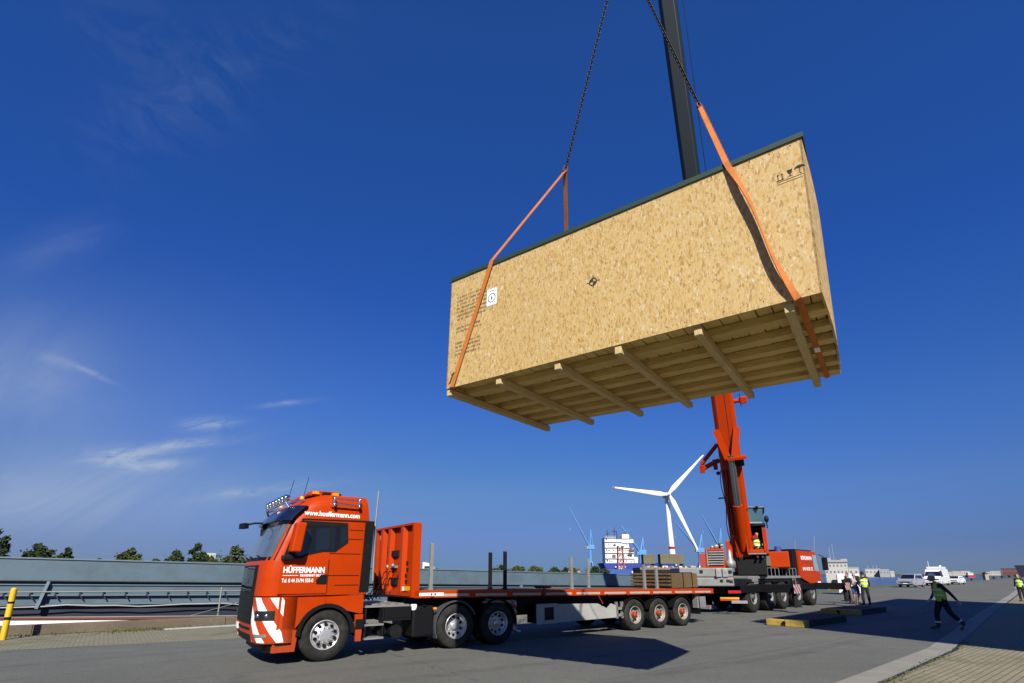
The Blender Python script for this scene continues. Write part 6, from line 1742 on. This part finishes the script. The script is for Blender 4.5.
# ---------------------------------------------------------------- people
def skin_mesh(joints, edges, radii, root, sub=1):
    names = list(joints); ix = {n: i for i, n in enumerate(names)}
    me = bpy.data.meshes.new('figure'); me.from_pydata([joints[n] for n in names], [(ix[a], ix[b]) for a, b in edges], [])
    o = bpy.data.objects.new('figure', me); C.objects.link(o)
    o.modifiers.new('skin', 'SKIN')
    sv = me.skin_vertices[0].data if me.skin_vertices else None
    if sv is None:
        bm = bmesh.new(); bm.from_mesh(me); bm.verts.layers.skin.verify(); bm.to_mesh(me); bm.free(); sv = me.skin_vertices[0].data
    for n in names:
        r = radii[n]; sv[ix[n]].radius = (r, r) if not isinstance(r, tuple) else r; sv[ix[n]].use_root = (n == root)
    if sub: ss = o.modifiers.new('sub', 'SUBSURF'); ss.levels = sub; ss.render_levels = sub
    dg = bpy.context.evaluated_depsgraph_get(); out = bpy.data.meshes.new_from_object(o.evaluated_get(dg))
    bpy.data.objects.remove(o); bpy.data.meshes.remove(me)
    return out


def person(loc, ang, label, pose, outfit, scale=1.0, group=None):
    """local frame: facing +x, left side +y"""
    t = thing('person', label, 'person', loc, ang, group); t.scale = (scale,) * 3
    J = dict(pelvis=(0, 0, .94), waist=(.0, 0, 1.10), chest=(.0, 0, 1.30), neck=(.0, 0, 1.48), head0=(.01, 0, 1.55),
             shl=(0, .17, 1.42), ell=(-.02, .23, 1.14), wrl=(.06, .24, .90), hal=(.08, .24, .83), shr=(0, -.17, 1.42), elr=(-.02, -.23, 1.14), wrr=(.06, -.24, .90), har=(.08, -.24, .83),
             hil=(0, .09, .90), knl=(.02, .10, .49), anl=(-.02, .10, .09), tol=(.15, .11, .045), hir=(0, -.09, .90), knr=(.02, -.10, .49), anr=(-.02, -.10, .09), tor=(.15, -.11, .045))
    J.update(pose)
    rad = dict(pelvis=(.15, .12), waist=(.135, .105), chest=(.155, .115), neck=.058, head0=.055, shl=.068, shr=.068, ell=.046, elr=.046, wrl=.032, wrr=.032, hal=.035, har=.035, hil=.088, hir=.088, knl=.060, knr=.060, anl=.042, anr=.042, tol=.035, tor=.035)
    E_ = [('pelvis', 'waist'), ('waist', 'chest'), ('chest', 'neck'), ('neck', 'head0')]
    for s in 'lr': E_ += [('chest', 'sh' + s), ('sh' + s, 'el' + s), ('el' + s, 'wr' + s), ('wr' + s, 'ha' + s), ('pelvis', 'hi' + s), ('hi' + s, 'kn' + s), ('kn' + s, 'an' + s), ('an' + s, 'to' + s)]
    thin = dict(rad)
    for n_ in ['pelvis', 'waist', 'chest', 'shl', 'shr', 'hil', 'hir']: thin[n_] = tuple(x * .66 for x in rad[n_]) if isinstance(rad[n_], tuple) else rad[n_] * .70
    if not outfit.get('tee'):
        for n_ in ('ell', 'elr'): thin[n_] = rad[n_] * .7
    if not outfit.get('shorts'):
        for n_ in ('knl', 'knr'): thin[n_] = rad[n_] * .75
    me = skin_mesh(J, E_, thin, 'pelvis')
    m = MB(); m.merge(me, 0)
    hd = Vector(J['neck']) + (Vector(J['head0']) - Vector(J['neck'])).normalized() * .17
    m.ball(hd, .095, .078, .118, 16, 12); m.ball(hd + Vector((.045, 0, -.07)), .052, .052, .05)
    m.obox(hd + Vector((.10, 0, -.015)), (.016, 0, -.004), (0, .013, 0), (.004, 0, .024))
    for s in (-1, 1): m.ball(hd + Vector((0, s * .078, -.01)), .022, .012, .034); m.ball(hd + Vector((.083, s * .032, .012)), .011, .012, .009, 8, 6, 1)
    m.obox(hd + Vector((.092, 0, -.062)), (.006, 0, 0), (0, .022, 0), (0, 0, .005), 2)
    for s, sg in (('l', 1), ('r', -1)):       # five bent fingers from each palm
        w, h = Vector(J['wr' + s]), Vector(J['ha' + s]); d = (h - w).normalized(); side = d.cross(Vector((0, sg, 0)))
        if side.length < .05: side = Vector((1, 0, 0))
        side.normalize(); palm = side.cross(d).normalized()
        if palm.y * sg > 0: palm = -palm
        for k, ln in enumerate((.070, .080, .076, .060)):
            b = h + side * (.030 - k * .020); p1 = b + d * ln * .6 + palm * .010; p2 = p1 + d * ln * .35 + palm * .028; m.path([b - d * .01, p1, p2], .009, 6)
        b = h - d * .03 + side * .030; m.path([b, b + side * .030 + d * .025, b + side * .038 + d * .055 + palm * .012], .010, 6)
    m.build('body', [outfit.get('skin', M_skin), M_boot, mat('lips', (.35, .13, .11), .6)], t)

    def shell(name, js, es, grow, mt, root, par=t, cut=None):
        r = {n: (tuple(x + grow for x in rad[n]) if isinstance(rad[n], tuple) else rad[n] + grow) for n in js}
        r.update(cut or {})
        mm = MB(); mm.merge(skin_mesh({n: J[n] for n in js}, es, r, root)); return mm.build(name, mt, par)
    legs = ['pelvis', 'waist', 'hil', 'knl', 'anl', 'hir', 'knr', 'anr']
    le = [('pelvis', 'waist')] + [(a + s, b + s) for s in 'lr' for a, b in (('hi', 'kn'), ('kn', 'an'))] + [('pelvis', 'hil'), ('pelvis', 'hir')]
    if outfit.get('shorts'):
        J2 = dict(J)
        for s in 'lr': J2['md' + s] = tuple(Vector(J['hi' + s]).lerp(Vector(J['kn' + s]), .85)); J['md' + s] = J2['md' + s]; rad['md' + s] = .075
        shell('shorts', ['pelvis', 'waist', 'hil', 'mdl', 'hir', 'mdr'], [('pelvis', 'waist'), ('pelvis', 'hil'), ('hil', 'mdl'), ('pelvis', 'hir'), ('hir', 'mdr')], .024, outfit['legs'], 'pelvis')
    else: shell('trousers', legs, le, .020, outfit['legs'], 'pelvis')
    ar = ['pelvis', 'waist', 'chest', 'neck', 'shl', 'ell', 'wrl', 'shr', 'elr', 'wrr']; ae = [('pelvis', 'waist'), ('waist', 'chest'), ('chest', 'neck')] + [('chest', 'sh' + s) for s in 'lr'] + [(a + s, b + s) for s in 'lr' for a, b in (('sh', 'el'), ('el', 'wr'))]
    if outfit.get('tee'):
        for s in 'lr': J['mu' + s] = tuple(Vector(J['sh' + s]).lerp(Vector(J['el' + s]), .7)); rad['mu' + s] = .055
        shell('shirt', ['pelvis', 'waist', 'chest', 'neck', 'shl', 'mul', 'shr', 'mur'], [('pelvis', 'waist'), ('waist', 'chest'), ('chest', 'neck'), ('chest', 'shl'), ('shl', 'mul'), ('chest', 'shr'), ('shr', 'mur')], .010, outfit['top'], 'waist', cut=dict(neck=.066))
    else: shell('jacket', ar, ae, .004, outfit['top'], 'chest', cut=dict(neck=.070))
    if outfit.get('vest'):
        v = ['pelvis', 'waist', 'chest', 'neck', 'shl', 'shr']; Js = {n: J[n] for n in v}
        for s in 'lr': J['vs' + s] = tuple(Vector(J['chest']).lerp(Vector(J['sh' + s]), .85)); rad['vs' + s] = .075
        P_ = J['pelvis']; J['vlow'] = tuple(Vector(J['waist']).lerp(Vector(P_), 1.25)); rad['vlow'] = (.135, .112)
        vo = shell('vest', ['vlow', 'waist', 'chest', 'neck', 'vsl', 'vsr'], [('vlow', 'waist'), ('waist', 'chest'), ('chest', 'neck'), ('chest', 'vsl'), ('chest', 'vsr')], .046, M_vest, 'waist', cut=dict(neck=.078))
        for z_, zn in ((.45, 'lo'), (.88, 'up')):
            c0, c1 = Vector(J['vlow']), Vector(J['chest']); c = c0.lerp(c1, z_); mm = MB(); n = 24; up = (c1 - c0).normalized()
            rx, ry = .165, .200
            vs = []
            for dz, k_ in ((-.028, 1.0), (.028, 1.0)):
                for i in range(n): a = 2 * math.pi * i / n; vs.append(c + up * dz + Vector((rx * math.cos(a), ry * math.sin(a), 0)))
            for dz in (.028, -.028):
                for i in range(n): a = 2 * math.pi * i / n; vs.append(c + up * dz + Vector(((rx - .02) * math.cos(a), (ry - .02) * math.sin(a), 0)))
            mm.add(vs, [(j * n + i, j * n + (i + 1) % n, ((j + 1) % 4) * n + (i + 1) % n, ((j + 1) % 4) * n + i) for j in range(4) for i in range(n)], 0, True); mm.build('reflective_band', M_refl, vo)
    if outfit.get('anklebands'):
        for s in 'lr':
            c = Vector(J['kn' + s]).lerp(Vector(J['an' + s]), .7); d = (Vector(J['an' + s]) - Vector(J['kn' + s])).normalized(); mm = MB(); mm.tube(c - d * .025, c + d * .025, .078, 14); mm.build('ankle_band', M_refl, t)
    for s in 'lr':
        mm = MB(); a, b = Vector(J['an' + s]), Vector(J['to' + s]); d = (b - a); d2 = Vector((d.x, d.y, d.z)).normalized(); mm.tube(a + Vector((0, 0, .06)), a - Vector((0, 0, .04)), .058, 10, .06); mm.obox(a.lerp(b, .55) + Vector((0, 0, -.012)), d2 * .135, Vector((-d2.y, d2.x, 0)).normalized() * .05, Vector((0, 0, .042))); mm.build('boot', outfit.get('shoe', M_boot), t, .02)
        if outfit.get('glove'):
            mm = MB(); w, h = Vector(J['wr' + s]), Vector(J['ha' + s]); mm.tube(w, h + (h - w).normalized() * .04, .046, 10, .042); mm.build('glove', M_glove, t, .015)
    if outfit.get('helmet'):
        mm = MB(); n = 20; pr = [(.112, .0), (.108, .030), (.092, .062), (.062, .088), (.027, .100), (.001, .102)]; mm.lathe([(r, z) for r, z in pr], hd + Vector((-.012, 0, .062)), (0, 0, 1), n); mm.lathe([(.116, -.004), (.120, .004), (.108, .008)], hd + Vector((.0, 0, .060)), (0, 0, 1), n); mm.obox(hd + Vector((.115, 0, .060)), (.032, 0, -.006), (0, .06, 0), (0, 0, .005)); mm.build('helmet', outfit['helmet'], t)
    else:
        mm = MB(); mm.ball(hd + Vector((-.016, 0, .022)), .095, .086, .110, 14, 10); mm.build('hair', outfit.get('hair', M_hair), t)
    return t


def toward(v): return math.atan2(v[1], v[0])


wp = ground_at(947.5, 629.5)
person(wp, toward((-.93, .22)), 'worker in yellow vest and white helmet striding across the big shadow', dict(
    pelvis=(0, 0, .90), waist=(.02, 0, 1.06), chest=(.06, 0, 1.26), neck=(.10, 0, 1.44), head0=(.125, .0, 1.50), shl=(.06, .18, 1.38), shr=(.06, -.18, 1.38),
    hil=(0, .09, .87), knl=(-.12, .11, .50), anl=(-.40, .11, .19), tol=(-.34, .12, .06), hir=(.02, -.09, .87), knr=(.16, -.10, .50), anr=(.17, -.11, .10), tor=(.34, -.12, .05),
    ell=(-.13, .26, 1.13), wrl=(-.28, .29, .89), hal=(-.32, .30, .82), elr=(.06, -.25, 1.11), wrr=(.20, -.25, .90), har=(.25, -.24, .84)),
    dict(top=M_cloth, legs=M_cloth, vest=True, helmet=M_white, anklebands=True, glove=True), 1.02, 'workers on the quay')
rp = ground_at(1023.5, 601.5)
person(rp, toward((-.85, -.5)), 'worker in yellow vest standing at the right edge in shade, bareheaded', dict(head0=(.03, 0, 1.54), ell=(.0, .27, 1.14), wrl=(.06, .26, .90), hal=(.07, .26, .83)), dict(top=M_cloth, legs=M_cloth, vest=True), 1.0, 'workers on the quay')
yp = ground_at(867.2, 604.8)
person(yp, toward((.35, .94)), 'man in yellow vest and dark trousers seen from behind, beside the timber mat', dict(ell=(.06, .26, 1.16), wrl=(.16, .18, .98), hal=(.2, .14, .95), elr=(.02, -.26, 1.15), wrr=(.10, -.26, .92), har=(.12, -.26, .86), anl=(-.02, .14, .09), tol=(.14, .16, .045), anr=(-.02, -.14, .09), tor=(.14, -.16, .045), knl=(.02, .13, .49), knr=(.02, -.13, .49)), dict(top=M_cloth, legs=M_cloth, vest=True), 1.08, 'onlookers beside the timber mat')
bp_ = ground_at(858.0, 604.2)
person(bp_, toward((-.5, -.85)), 'onlooker in pale patterned top and blue shorts next to the yellow vest', dict(ell=(.08, .24, 1.16), wrl=(.24, .10, 1.16), hal=(.30, .06, 1.17), elr=(.06, -.25, 1.16), wrr=(.24, -.12, 1.12), har=(.30, -.08, 1.13)), dict(top=M_cloth3, legs=M_cloth2, tee=True, shorts=True, hair=mat('fair_hair', (.22, .13, .07), .8)), 1.02, 'onlookers beside the timber mat')
dp = ground_at(851.5, 604.0)
person(dp, toward((-.95, -.2)), 'onlooker in black top and grey trousers holding a folded umbrella', dict(ell=(.06, .25, 1.15), wrl=(.22, .22, 1.00), hal=(.28, .21, .97), elr=(.08, -.24, 1.15), wrr=(.24, -.2, 1.02), har=(.30, -.18, 1.0)), dict(top=M_cloth, legs=M_grcl), 1.03, 'onlookers beside the timber mat')
m = MB(); a = ground_at(851.5, 604.0); d0 = Vector((-.95, -.2, 0)).normalized(); a0 = a + d0 * .30 + Vector((.05, -.22, 1.02)); m.tube(a0, a0 + d0 * .55 + Vector((0, 0, -.42)), .035, 8, .055); m.tube(a0 + d0 * .55 + Vector((0, 0, -.42)), a0 + d0 * .62 + Vector((0, 0, -.47)), .012, 6); m.path([a0, a0 - d0 * .12 + Vector((0, 0, .09)), a0 - d0 * .18 + Vector((0, 0, .06))], .014, 6)
tag(m.build('folded_umbrella', M_cloth), 'folded black umbrella held by the dark onlooker', 'umbrella')
op = at(758.0, 548.5, 25.4)
person((op.x, op.y, op.z - .62), toward((-.35, -.94)), 'crane operator in yellow vest sitting in the open crane cab', dict(
    pelvis=(0, 0, .62), waist=(-.02, 0, .78), chest=(0, 0, .98), neck=(.02, 0, 1.16), head0=(.035, 0, 1.22), shl=(0, .17, 1.10), shr=(0, -.17, 1.10), hil=(.02, .09, .60), knl=(.42, .11, .62), anl=(.46, .11, .24), tol=(.60, .11, .20), hir=(.02, -.09, .60), knr=(.42, -.11, .62), anr=(.46, -.11, .24), tor=(.60, -.11, .20),
    ell=(.06, .24, .84), wrl=(.28, .22, .78), hal=(.35, .21, .78), elr=(.06, -.24, .84), wrr=(.28, -.22, .78), har=(.35, -.21, .78)), dict(top=M_cloth, legs=M_cloth, vest=True), 1.0)


# ---------------------------------------------------------------- added canopy out of view at right, shaped to cast the large quay shadow
def canopy():
    h = 14.0
    sh = [Vector((9.1, 19.5, 0)), Vector((28.4, 37.8, 0)), Vector((39.5, 9.0, 0)), Vector((20.2, -9.3, 0))]
    k = Vector((-.092, 1.349, 0)) * h
    c = [p - k + Vector((0, 0, h)) for p in sh]
    t = thing('shadow_canopy', 'added canopy roof on posts, out of view at right, casting the large shadow', 'canopy', (c[0].x, c[0].y, 0))
    c = [p - t.location for p in c]
    m = MB(); up = Vector((0, 0, .5)); m.add(c + [p + up for p in c], [(0, 1, 2, 3), (7, 6, 5, 4), (0, 4, 5, 1), (1, 5, 6, 2), (2, 6, 7, 3), (3, 7, 4, 0)]); m.build('roof', M_roofsheet, t)
    for u, v in ((.15, .75), (.5, .75), (.9, .75), (.55, .97), (.95, .97), (.12, .97)):
        p = c[0].lerp(c[1], u).lerp(c[3].lerp(c[2], u), v); m = MB(); m.box(p.x - .2, p.x + .2, p.y - .2, p.y + .2, 0, h); m.build('post', M_galv, t)


canopy()
